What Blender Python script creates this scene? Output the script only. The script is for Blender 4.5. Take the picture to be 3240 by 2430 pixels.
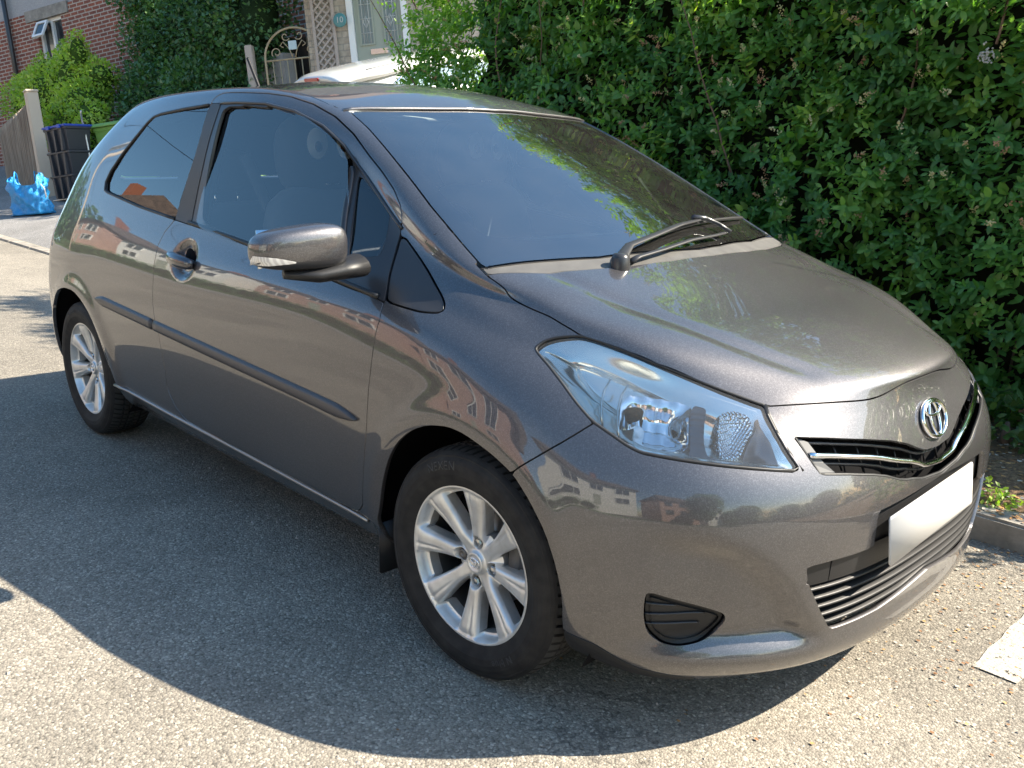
import bpy, bmesh, math, random
import numpy as np
from mathutils import Vector, Matrix
R = math.radians
for _o in list(bpy.data.objects): bpy.data.objects.remove(_o)
scene = bpy.context.scene
COL = scene.collection
# The car stands on a street that falls about 7 degrees towards its nose. Everything is
# written in the street's own frame (origin under the front axle, +x to the nose, z square
# to the tarmac) and TILT turns that frame so that plumb lines are plumb.
UP = Vector((-.1227, -.0220, .9922)).normalized()
TILT = UP.rotation_difference(Vector((0, 0, 1))).to_matrix().to_4x4()
# ---------------------------------------------------------------- camera
CAMP = (1.48689, -2.13827, 1.28756); YAW, PITCH, ROLL, FPX = 2.370155, .264187, .0223815, 2855.12
cam = bpy.data.objects.new('camera', bpy.data.cameras.new('camera')); COL.objects.link(cam)
_f = Vector((math.cos(PITCH)*math.cos(YAW), math.cos(PITCH)*math.sin(YAW), -math.sin(PITCH)))
_r = _f.cross(Vector((0, 0, 1))).normalized(); _u = _r.cross(_f)
_c, _s = math.cos(ROLL), math.sin(ROLL)
_r2 = _c*_r + _s*_u; _u2 = -_s*_r + _c*_u
M = Matrix((( _r2.x, _u2.x, -_f.x, CAMP[0]), (_r2.y, _u2.y, -_f.y, CAMP[1]), (_r2.z, _u2.z, -_f.z, CAMP[2]), (0, 0, 0, 1)))
cam.matrix_world = TILT @ M
cam.data.sensor_width = 36; cam.data.lens = FPX/3240*36; cam.data.clip_start = .05; cam.data.clip_end = 2000
scene.camera = cam
# ---------------------------------------------------------------- sky, sun, exposure
SUNV = (TILT.to_3x3() @ Vector((.75, .78, 1.0))).normalized()
world = bpy.data.worlds.new("World"); scene.world = world; world.use_nodes = True
nt = world.node_tree; nt.nodes.clear()
sky = nt.nodes.new('ShaderNodeTexSky'); sky.sky_type = 'NISHITA'; sky.sun_disc = False
sky.sun_elevation = math.asin(SUNV.z); sky.sun_rotation = math.atan2(SUNV.x, SUNV.y)
sky.altitude = 50; sky.air_density = 1.1; sky.dust_density = .7; sky.ozone_density = 1.0
bg = nt.nodes.new('ShaderNodeBackground'); bg.inputs[1].default_value = .105
wo = nt.nodes.new('ShaderNodeOutputWorld')
hsv = nt.nodes.new('ShaderNodeHueSaturation'); hsv.inputs['Saturation'].default_value = 1.2; hsv.inputs['Hue'].default_value = .492
nt.links.new(sky.outputs[0], hsv.inputs['Color']); nt.links.new(hsv.outputs[0], bg.inputs[0]); nt.links.new(bg.outputs[0], wo.inputs[0])
sl = bpy.data.lights.new('sun', 'SUN'); sl.energy = 5.0; sl.angle = R(.5); sl.color = (1, .90, .74)
sun = bpy.data.objects.new('sun', sl); COL.objects.link(sun)
sun.rotation_euler = (-SUNV).to_track_quat('-Z', 'Y').to_euler()
scene.view_settings.view_transform = 'Standard'; scene.view_settings.look = 'None'
scene.view_settings.exposure = 1.66; scene.view_settings.gamma = 1; scene.view_settings.use_curve_mapping = False
# ---------------------------------------------------------------- helpers
rng = np.random.default_rng(7); random.seed(7)
def nmesh(name, V, F, mat=None, smooth=True, N=None, mats=None, midx=None):
    V = np.asarray(V, float); me = bpy.data.meshes.new(name)
    if isinstance(F, np.ndarray) and F.ndim == 2 and (F >= 0).all():
        n, k = F.shape
        me.vertices.add(len(V)); me.vertices.foreach_set('co', V.ravel())
        me.loops.add(n*k); me.loops.foreach_set('vertex_index', F.astype(np.int32).ravel())
        me.polygons.add(n); me.polygons.foreach_set('loop_start', np.arange(0, n*k, k, dtype=np.int32))
        me.polygons.foreach_set('loop_total', np.full(n, k, np.int32)); me.update(calc_edges=True)
    else:
        me.from_pydata(V.tolist(), [], [[int(i) for i in f if i >= 0] for f in F]); me.update()
    me.polygons.foreach_set('use_smooth', np.full(len(me.polygons), smooth, bool))
    for m in (mats or ([mat] if mat else [])): me.materials.append(m)
    if midx is not None: me.polygons.foreach_set('material_index', np.asarray(midx, np.int32))
    if N is not None: me.normals_split_custom_set_from_vertices(np.asarray(N, float).tolist())
    return me
def link(name, me, parent=None, label=None, cat=None, group=None, kind=None):
    o = bpy.data.objects.new(name, me); COL.objects.link(o)
    if parent: o.parent = parent
    if label: o['label'] = label
    if cat: o['category'] = cat
    if group: o['group'] = group
    if kind: o['kind'] = kind
    return o
def thing(name, label, cat, loc=(0, 0, 0), rotz=0, group=None, plumb=False):
    o = link(name, None, None, label, cat, group)
    m = Matrix.Rotation(rotz, 4, 'Z')
    if plumb: m = TILT.inverted() @ m
    o.matrix_world = Matrix.Translation(loc) @ m
    return o
def join(parts):
    V = []; F = []; n = 0
    for v, f in parts:
        V += [tuple(p) for p in v]; F += [tuple(i+n for i in q) for q in f]; n += len(v)
    return V, F
def box(cx, cy, cz, sx, sy, sz, rz=0, bev=0):
    """centre, full sizes; optional chamfer"""
    if bev:
        bm = bmesh.new(); bmesh.ops.create_cube(bm, size=1)
        bmesh.ops.scale(bm, vec=(sx, sy, sz), verts=bm.verts)
        bmesh.ops.bevel(bm, geom=bm.edges[:], offset=bev, segments=2, affect='EDGES')
        v = [tuple(p.co) for p in bm.verts]; f = [tuple(x.index for x in p.verts) for p in bm.faces]; bm.free()
    else:
        v = [(x*sx/2, y*sy/2, z*sz/2) for x in (-1, 1) for y in (-1, 1) for z in (-1, 1)]
        f = [(0, 1, 3, 2), (4, 6, 7, 5), (0, 4, 5, 1), (2, 3, 7, 6), (0, 2, 6, 4), (1, 5, 7, 3)]
    c, s = math.cos(rz), math.sin(rz)
    return [(cx+x*c-y*s, cy+x*s+y*c, cz+z) for x, y, z in v], f
def tube(pts, r, n=8, cap=True, flat=1.0):
    P = [Vector(p) for p in pts]; rr = r if hasattr(r, '__len__') else [r]*len(P)
    V = []; F = []; prev = None
    for i, p in enumerate(P):
        t = (P[min(i+1, len(P)-1)]-P[max(i-1, 0)]).normalized()
        if prev is None:
            a = Vector((0, 0, 1)) if abs(t.z) < .9 else Vector((1, 0, 0)); u = t.cross(a).normalized()
        else: u = (prev-t*prev.dot(t)).normalized()
        prev = u; w = t.cross(u)
        for k in range(n):
            a = 2*math.pi*k/n; V.append(tuple(p+u*math.cos(a)*rr[i]+w*math.sin(a)*rr[i]*flat))
    for i in range(len(P)-1):
        for k in range(n):
            a, b = i*n+k, i*n+(k+1) % n; F.append((a, b, b+n, a+n))
    if cap:
        F.append(tuple(range(n))[::-1]); F.append(tuple((len(P)-1)*n+k for k in range(n)))
    return V, F
def lathe(prof, n=48, axis='Y', closed=False):
    """profile (radius, axial) swept round the axis"""
    V = []; F = []; m = len(prof)
    for k in range(n):
        a = 2*math.pi*k/n
        for r, h in prof:
            if axis == 'Y': V.append((r*math.cos(a), h, r*math.sin(a)))
            elif axis == 'Z': V.append((r*math.cos(a), r*math.sin(a), h))
            else: V.append((h, r*math.cos(a), r*math.sin(a)))
    for k in range(n):
        for j in range(m-1+(1 if closed else 0)):
            a = k*m+j; b = k*m+(j+1) % m; c = ((k+1) % n)*m+(j+1) % m; d = ((k+1) % n)*m+j
            F.append((a, b, c, d))
    return V, F
def prism(poly, h0, h1, plane='XZ'):
    """extrude a 2-D outline between two offsets on the remaining axis"""
    n = len(poly); V = []
    for h in (h0, h1):
        for a, b in poly: V.append((a, h, b) if plane == 'XZ' else (a, b, h) if plane == 'XY' else (h, a, b))
    F = [tuple(range(n)), tuple(range(2*n-1, n-1, -1))]+[(i, i+n, (i+1) % n+n, (i+1) % n) for i in range(n)]
    return V, F
def smoothstep(a, b, x):
    t = np.clip((x-a)/(b-a), 0, 1); return t*t*(3-2*t)
def bevel_obj(o, w=.004, seg=2):
    m = o.modifiers.new('bevel', 'BEVEL'); m.width = w; m.segments = seg; m.limit_method = 'ANGLE'; m.angle_limit = R(35)
    return o
# ---------------------------------------------------------------- materials
def new_mat(name, base=(.5, .5, .5), rough=.5, metal=0, coat=0, **kw):
    m = bpy.data.materials.new(name); m.use_nodes = True; b = m.node_tree.nodes['Principled BSDF']
    b.inputs['Base Color'].default_value = (*base, 1); b.inputs['Roughness'].default_value = rough
    b.inputs['Metallic'].default_value = metal; b.inputs['Coat Weight'].default_value = coat
    b.inputs['Coat Roughness'].default_value = kw.get('coat_rough', .03)
    if 'spec' in kw: b.inputs['Specular IOR Level'].default_value = kw['spec']
    if 'trans' in kw: b.inputs['Transmission Weight'].default_value = kw['trans']
    return m
class NB:
    """tiny node builder"""
    def __init__(s, m): s.m = m; s.t = m.node_tree; s.b = s.t.nodes.get('Principled BSDF'); s.co = s.t.nodes.new('ShaderNodeTexCoord')
    def n(s, typ, **kw):
        x = s.t.nodes.new(typ)
        for k, v in kw.items():
            if isinstance(k, str) and hasattr(x, k): setattr(x, k, v)
            else: x.inputs[k].default_value = v
        return x
    def l(s, a, b): s.t.links.new(a, b); return s
    def noise(s, scale, detail=3, rough=.5, vec=None, dist=0):
        x = s.t.nodes.new('ShaderNodeTexNoise'); x.inputs['Scale'].default_value = scale; x.inputs['Detail'].default_value = detail
        x.inputs['Roughness'].default_value = rough; x.inputs['Distortion'].default_value = dist
        s.l(vec or s.co.outputs['Object'], x.inputs['Vector']); return x.outputs['Fac']
    def voro(s, scale, feature='F1', out='Distance', vec=None, rnd=1):
        x = s.t.nodes.new('ShaderNodeTexVoronoi'); x.feature = feature; x.inputs['Scale'].default_value = scale; x.inputs['Randomness'].default_value = rnd
        s.l(vec or s.co.outputs['Object'], x.inputs['Vector']); return x.outputs[out]
    def ramp(s, fac, stops):
        x = s.t.nodes.new('ShaderNodeValToRGB'); e = x.color_ramp.elements
        while len(e) < len(stops): e.new(.5)
        for q, (p, c) in zip(e, stops): q.position = p; q.color = (*c, 1) if hasattr(c, '__len__') else (c, c, c, 1)
        s.l(fac, x.inputs['Fac']); return x.outputs['Color']
    def mix(s, fac, a, b, typ='MIX'):
        x = s.t.nodes.new('ShaderNodeMix'); x.data_type = 'RGBA'; x.blend_type = typ
        for sock, v in ((x.inputs[0], fac), (x.inputs[6], a), (x.inputs[7], b)):
            if hasattr(v, 'links') or hasattr(v, 'is_output'): s.l(v, sock)
            else: sock.default_value = v if not hasattr(v, '__len__') else (*v, 1)[:4]
        return x.outputs[2]
    def math(s, op, a, b=0, c=0):
        x = s.t.nodes.new('ShaderNodeMath'); x.operation = op
        for i, v in enumerate((a, b, c)):
            if hasattr(v, 'is_output'): s.l(v, x.inputs[i])
            else: x.inputs[i].default_value = v
        return x.outputs[0]
    def bump(s, h, strength=.3, dist=.01, normal=None):
        x = s.t.nodes.new('ShaderNodeBump'); x.inputs['Strength'].default_value = strength; x.inputs['Distance'].default_value = dist
        s.l(h, x.inputs['Height'])
        if normal: s.l(normal, x.inputs['Normal'])
        return x.outputs['Normal']
    def out(s, **kw):
        for k, v in kw.items(): s.l(v, s.b.inputs[k.replace('_', ' ')])
        return s.m
def mk_paint(name, base, metal=.85, rough=.34):
    m = new_mat(name, base, rough, metal, 1.0, coat_rough=.015); q = NB(m)
    fl = q.voro(600, out='Color'); big = q.noise(3, 3)
    c = q.mix(.35, base, q.mix(1, base, q.ramp(fl, [(0, .35), (.55, .85), (1, 2.4)]), 'MULTIPLY'))
    q.out(Base_Color=c); m.node_tree.nodes['Principled BSDF'].inputs['Coat IOR'].default_value = 1.65
    dust = q.noise(14, 6, .7)
    q.l(q.ramp(dust, [(.3, .008), (.8, .035)]), q.b.inputs['Coat Roughness'])
    return m
PAINT = mk_paint('gunmetal paint', (.100, .096, .100), .8, .46)
PLASTIC = new_mat('black plastic', (.013, .013, .014), .45, spec=.4)
q = NB(PLASTIC); q.out(Normal=q.bump(q.noise(600, 2), .15, .002))
SATIN = new_mat('satin black trim', (.03, .03, .033), .28)
MATTEBLK = new_mat('matte black', (.006, .006, .007), .9, spec=.1)
SEAL = new_mat('rubber seal', (.012, .012, .013), .5)
CHROME = new_mat('chrome', (.85, .86, .88), .06, 1)
GREYPL = new_mat('grey trim plastic', (.085, .085, .088), .5)
WIPER = new_mat('wiper black', (.02, .02, .022), .5)
GREYPL2 = new_mat('weathered grey plastic', (.22, .21, .20), .6)
q = NB(GREYPL2); q.out(Base_Color=q.ramp(q.noise(18, 5), [(.3, (.07, .067, .064)), (.7, (.10, .096, .09))]))
def mk_glass(name, tint, refl=1.0, ior=1.5, rough=0.0, dirt=0, dcol=(.6, .58, .54)):
    m = bpy.data.materials.new(name); m.use_nodes = True; t = m.node_tree; t.nodes.clear()
    o = t.nodes.new('ShaderNodeOutputMaterial'); mx = t.nodes.new('ShaderNodeMixShader'); tr = t.nodes.new('ShaderNodeBsdfTransparent')
    gl = t.nodes.new('ShaderNodeBsdfGlossy'); fr = t.nodes.new('ShaderNodeFresnel'); fr.inputs['IOR'].default_value = ior
    tr.inputs['Color'].default_value = (*tint, 1); gl.inputs['Roughness'].default_value = rough; gl.inputs['Color'].default_value = (refl, refl, refl, 1)
    t.links.new(fr.outputs[0], mx.inputs[0]); t.links.new(tr.outputs[0], mx.inputs[1]); t.links.new(gl.outputs[0], mx.inputs[2])
    last = mx.outputs[0]
    if dirt:
        co = t.nodes.new('ShaderNodeTexCoord'); nz = t.nodes.new('ShaderNodeTexNoise'); nz.inputs['Scale'].default_value = 9; nz.inputs['Detail'].default_value = 6
        rp = t.nodes.new('ShaderNodeValToRGB'); rp.color_ramp.elements[0].position = .35; rp.color_ramp.elements[0].color = (dirt*.75,)*3+(1,)
        rp.color_ramp.elements[1].position = .75; rp.color_ramp.elements[1].color = (dirt*1.3,)*3+(1,)
        df = t.nodes.new('ShaderNodeBsdfDiffuse'); df.inputs[0].default_value = (*dcol, 1); m2 = t.nodes.new('ShaderNodeMixShader')
        t.links.new(co.outputs['Object'], nz.inputs['Vector']); t.links.new(nz.outputs['Fac'], rp.inputs[0]); t.links.new(rp.outputs[0], m2.inputs[0])
        t.links.new(last, m2.inputs[1]); t.links.new(df.outputs[0], m2.inputs[2]); last = m2.outputs[0]
    t.links.new(last, o.inputs[0]); return m
GLASS = mk_glass('side glass', (.90, .94, .93), ior=1.85)
SCREEN = mk_glass('windscreen glass', (.62, .72, .69), ior=3.1, dirt=.015)
LENS = mk_glass('lamp lens', (.93, .95, .94), ior=1.5, dirt=.042, dcol=(.8, .74, .60))
BORDER = new_mat('black glass border', (.006, .007, .009), .02, spec=.75)
RUBBER = new_mat('tyre rubber', (.02, .02, .021), .68, spec=.3)
q = NB(RUBBER); nz = q.noise(30, 5)
q.out(Base_Color=q.ramp(nz, [(.35, (.010, .010, .011)), (.75, (.026, .025, .024))]), Normal=q.bump(q.noise(300, 3), .2, .002))
TREAD = new_mat('worn tread rubber', (.042, .041, .040), .8, spec=.3)
RUBBER2 = new_mat('raised tyre lettering', (.033, .033, .034), .6)
ALLOY = new_mat('silver alloy', (.62, .62, .62), .42, .7, .15)
q = NB(ALLOY); nz = q.noise(25, 6); q.out(Base_Color=q.ramp(nz, [(.3, (.60, .59, .57)), (.6, (.74, .74, .73))]))
ALLOYD = new_mat('dull inner rim', (.16, .155, .15), .5, .8)
DISC = new_mat('brake disc', (.35, .33, .31), .35, .9)
RUST = new_mat('rust', (.14, .055, .025), .9)
NUT = new_mat('plated nut', (.55, .55, .55), .25, 1)
AMBER = new_mat('amber bulb', (.8, .22, .02), .2, 0, .5)
RED = new_mat('red lamp', (.35, .01, .012), .15, 0, 1)
WHITEPL = new_mat('white plate', (.50, .49, .475), .5)
FABRIC = new_mat('dark seat fabric', (.035, .037, .042), .9)
DASH = new_mat('grey dashboard', (.26, .26, .265), .6)
TRIMIN = new_mat('pale cabin lining', (.36, .37, .37), .8)
def mk_asphalt(name, dark, light, patch=True):
    m = new_mat(name, (.2, .19, .18), .85); q = NB(m)
    v1 = q.voro(165, 'F1', 'Color'); d1 = q.voro(165, 'F1', 'Distance'); v2 = q.voro(300, 'F1', 'Color'); d2 = q.voro(300)
    sep = q.t.nodes.new('ShaderNodeSeparateColor'); q.l(v1, sep.inputs[0])
    stone = q.ramp(sep.outputs[0], [(0, dark), (.45, tuple(.5*(a+b) for a, b in zip(dark, light))), (.85, light), (1, tuple(min(1, c*1.55) for c in light))])
    s2 = q.t.nodes.new('ShaderNodeSeparateColor'); q.l(v2, s2.inputs[0])
    fine = q.ramp(s2.outputs[1], [(0, .82), (1, 1.12)])
    c = q.mix(1, stone, fine, 'MULTIPLY')
    gapm = q.ramp(d1, [(.0, 1), (.62, 1), (.95, .45)]); c = q.mix(1, c, gapm, 'MULTIPLY')
    big = q.noise(.9, 5, .6); c = q.mix(1, c, q.ramp(big, [(.25, .82), (.75, 1.12)]), 'MULTIPLY')
    blot = q.noise(6, 4); c = q.mix(.6, c, q.mix(1, c, q.ramp(blot, [(.35, (.86, .85, .84)), (.65, (1.06, 1.05, 1.03))]), 'MULTIPLY'))
    if patch:   # fine cracks
        ck = q.noise(1.3, 6, .6); mk = q.noise(.8, 2); ln = q.math('MULTIPLY', q.math('LESS_THAN', q.math('ABSOLUTE', q.math('SUBTRACT', ck, .5)), .0035), q.math('GREATER_THAN', mk, .60)); c = q.mix(q.math('MULTIPLY', ln, .55), c, (.06, .054, .048))
        pt = q.noise(.35, 2, .4); c = q.mix(1, c, q.ramp(pt, [(.46, .90), (.50, 1.06)]), 'MULTIPLY')
        w = q.voro(1.1, 'DISTANCE_TO_EDGE', 'Distance', q.mix(.12, q.co.outputs['Object'], q.t.nodes.new('ShaderNodeTexNoise').outputs['Color'], 'ADD') if False else None)
    h = q.math('ADD', q.math('MULTIPLY', q.math('SUBTRACT', 1, d1), 1.0), q.math('MULTIPLY', sep.outputs[2], .8))
    h = q.math('ADD', h, q.math('MULTIPLY', d2, -.35))
    q.out(Base_Color=c, Normal=q.bump(h, .7, .003)); q.b.inputs['Specular IOR Level'].default_value = .35
    return m
ASPHALT = mk_asphalt('road asphalt', (.175, .158, .133), (.30, .272, .228))
TARMAC = mk_asphalt('driveway tarmac', (.16, .155, .15), (.30, .29, .28))
KERB = new_mat('kerb concrete', (.3, .29, .27), .9); q = NB(KERB)
q.out(Base_Color=q.ramp(q.noise(7, 8, .7), [(.3, (.16, .145, .125)), (.7, (.34, .31, .27))]), Normal=q.bump(q.noise(120, 4), .5, .003))
SOIL = new_mat('leaf litter soil', (.12, .08, .05), .95); q = NB(SOIL)
q.out(Base_Color=q.ramp(q.noise(60, 6, .75), [(.3, (.05, .035, .025)), (.5, (.17, .10, .055)), (.72, (.36, .24, .13))]), Normal=q.bump(q.noise(110, 5), 1, .01))
LINEW = new_mat('worn white road paint', (.7, .68, .64), .8); q = NB(LINEW)
q.out(Base_Color=q.ramp(q.noise(55, 5, .7), [(.33, (.24, .215, .185)), (.42, (.36, .335, .29)), (.8, (.43, .40, .355))]), Normal=q.bump(q.voro(105), .8, .003))
q.l(q.ramp(q.noise(38, 6, .8), [(.36, 0), (.42, 1)]), q.b.inputs['Alpha'])
def mk_leaf(name, stops, trans=.35, rough=.42, spec=.5):
    m = new_mat(name, (.05, .1, .03), rough, spec=spec); q = NB(m)
    at = q.t.nodes.new('ShaderNodeAttribute'); at.attribute_name = 'tint'
    col = q.ramp(at.outputs['Fac'], stops); q.l(col, q.b.inputs['Base Color'])
    tl = q.t.nodes.new('ShaderNodeBsdfTranslucent'); hs = q.mix(1, col, (1.6, 1.9, .5), 'MULTIPLY'); q.l(hs, tl.inputs[0])
    mx = q.t.nodes.new('ShaderNodeMixShader'); mx.inputs[0].default_value = trans
    o = q.t.nodes['Material Output']; q.l(q.b.outputs[0], mx.inputs[1]); q.l(tl.outputs[0], mx.inputs[2]); q.l(mx.outputs[0], o.inputs[0])
    return m
PRIVET = mk_leaf('privet leaves', [(0, (.055, .14, .050)), (.45, (.115, .25, .065)), (.8, (.25, .40, .08)), (1, (.38, .48, .10))], .46)
IVY = mk_leaf('climber leaves', [(0, (.04, .10, .045)), (.6, (.085, .18, .07)), (.9, (.16, .27, .08)), (1, (.30, .15, .09))], .3)
GOLD = mk_leaf('light shrub leaves', [(0, (.12, .22, .04)), (.5, (.28, .40, .07)), (1, (.5, .58, .14))], .45)
LAWNL = mk_leaf('low garden leaves', [(0, (.05, .10, .03)), (.6, (.12, .2, .05)), (1, (.2, .28, .08))], .3)
TWIG = new_mat('woody stems', (.14, .09, .06), .8)
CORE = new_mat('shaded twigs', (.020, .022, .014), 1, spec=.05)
CREAM = new_mat('cream blossom', (.62, .56, .34), .7)
def mk_brick(name, c1, c2, mort, w=.225, h=.075, mw=.012, vec=None, bump=.6, off=.5):
    m = new_mat(name, c1, .88); q = NB(m)
    mp = q.t.nodes.new('ShaderNodeMapping'); mp.inputs['Rotation'].default_value = (R(90), 0, 0); q.l(q.co.outputs['Object'], mp.inputs[0])
    b = q.t.nodes.new('ShaderNodeTexBrick'); b.offset = off; b.inputs['Color1'].default_value = (*c1, 1); b.inputs['Color2'].default_value = (*c2, 1); b.inputs['Mortar'].default_value = (*mort, 1)
    b.inputs['Scale'].default_value = 1; b.inputs['Brick Width'].default_value = w; b.inputs['Row Height'].default_value = h; b.inputs['Mortar Size'].default_value = mw; b.inputs['Mortar Smooth'].default_value = .2; b.inputs['Bias'].default_value = -.1
    q.l(mp.outputs[0], b.inputs[0])
    c = q.mix(1, b.outputs['Color'], q.ramp(q.noise(14, 5, .65), [(.3, .75), (.7, 1.2)]), 'MULTIPLY')
    h_ = q.math('ADD', q.math('MULTIPLY', b.outputs['Fac'], -1), q.math('MULTIPLY', q.noise(45, 4), .5))
    q.out(Base_Color=c, Normal=q.bump(h_, bump, .012)); return m
BRICKR = mk_brick('red brick', (.28, .085, .05), (.17, .06, .045), (.42, .36, .30))
STONEB = mk_brick('pale stone block', (.50, .42, .33), (.40, .335, .265), (.34, .30, .25), .30, .085, .008)
RENDER = new_mat('grey pebbledash', (.36, .35, .35), .95); q = NB(RENDER); q.out(Base_Color=q.ramp(q.noise(120, 3), [(.3, (.24, .24, .245)), (.7, (.44, .43, .43))]), Normal=q.bump(q.noise(200), .7, .004))
PINK = new_mat('pinkish brick terrace', (.42, .26, .21), .9); q = NB(PINK); q.out(Base_Color=q.ramp(q.noise(6, 6), [(.3, (.34, .20, .16)), (.7, (.50, .33, .27))]))
WHITEW = new_mat('white painted wall', (.72, .71, .68), .8)
TILE = new_mat('roof tiles', (.10, .075, .065), .85); q = NB(TILE); w = q.t.nodes.new('ShaderNodeTexWave'); w.inputs['Scale'].default_value = 5; w.bands_direction = 'Y'; q.l(q.co.outputs['Object'], w.inputs[0]); q.out(Base_Color=q.ramp(q.noise(4, 6), [(.3, (.07, .055, .05)), (.7, (.15, .11, .09))]), Normal=q.bump(w.outputs['Fac'], .5, .02))
UPVC = new_mat('white window frame', (.75, .75, .74), .35)
WINGL = new_mat('house window glass', (.03, .035, .04), .04, spec=.7)
SAGE = new_mat('sage green door', (.33, .35, .28), .45)
LEAD = new_mat('leaded glass backing', (.17, .20, .185), .25, spec=.6)
WOOD = new_mat('weathered fence boards', (.34, .27, .21), .9); q = NB(WOOD)
mp = q.t.nodes.new('ShaderNodeMapping'); mp.inputs['Scale'].default_value = (14, 14, .8); q.l(q.co.outputs['Object'], mp.inputs[0]); q.out(Base_Color=q.ramp(q.noise(2.2, 6, .6, mp.outputs[0]), [(.3, (.22, .17, .13)), (.7, (.44, .37, .30))]))
WOODD = new_mat('dark stained boards', (.06, .05, .045), .8)
POSTC = new_mat('pale wooden post', (.55, .46, .36), .85)
TREL = new_mat('grey trellis wood', (.40, .34, .30), .85)
IRON = new_mat('rusty cream painted iron', (.36, .29, .19), .6)
BINBLK = new_mat('black bin plastic', (.035, .037, .045), .45)
BINGRN = new_mat('green bin plastic', (.16, .32, .07), .5)
BINBLU = new_mat('blue lid plastic', (.02, .07, .42), .4)
METAL = new_mat('dull steel tube', (.6, .6, .6), .35, .8)
BAGB = new_mat('blue woven bag', (.015, .27, .62), .38, 0, .2); q = NB(BAGB); q.out(Normal=q.bump(q.noise(14, 5, .7), .9, .03))
WHITECAR = new_mat('white car paint', (.62, .62, .60), .3, 0, 1)
CHIMB = new_mat('chimney brick', (.26, .10, .06), .9)
IVCORE = new_mat('shaded climber', (.018, .035, .016), 1, spec=.05)
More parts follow.
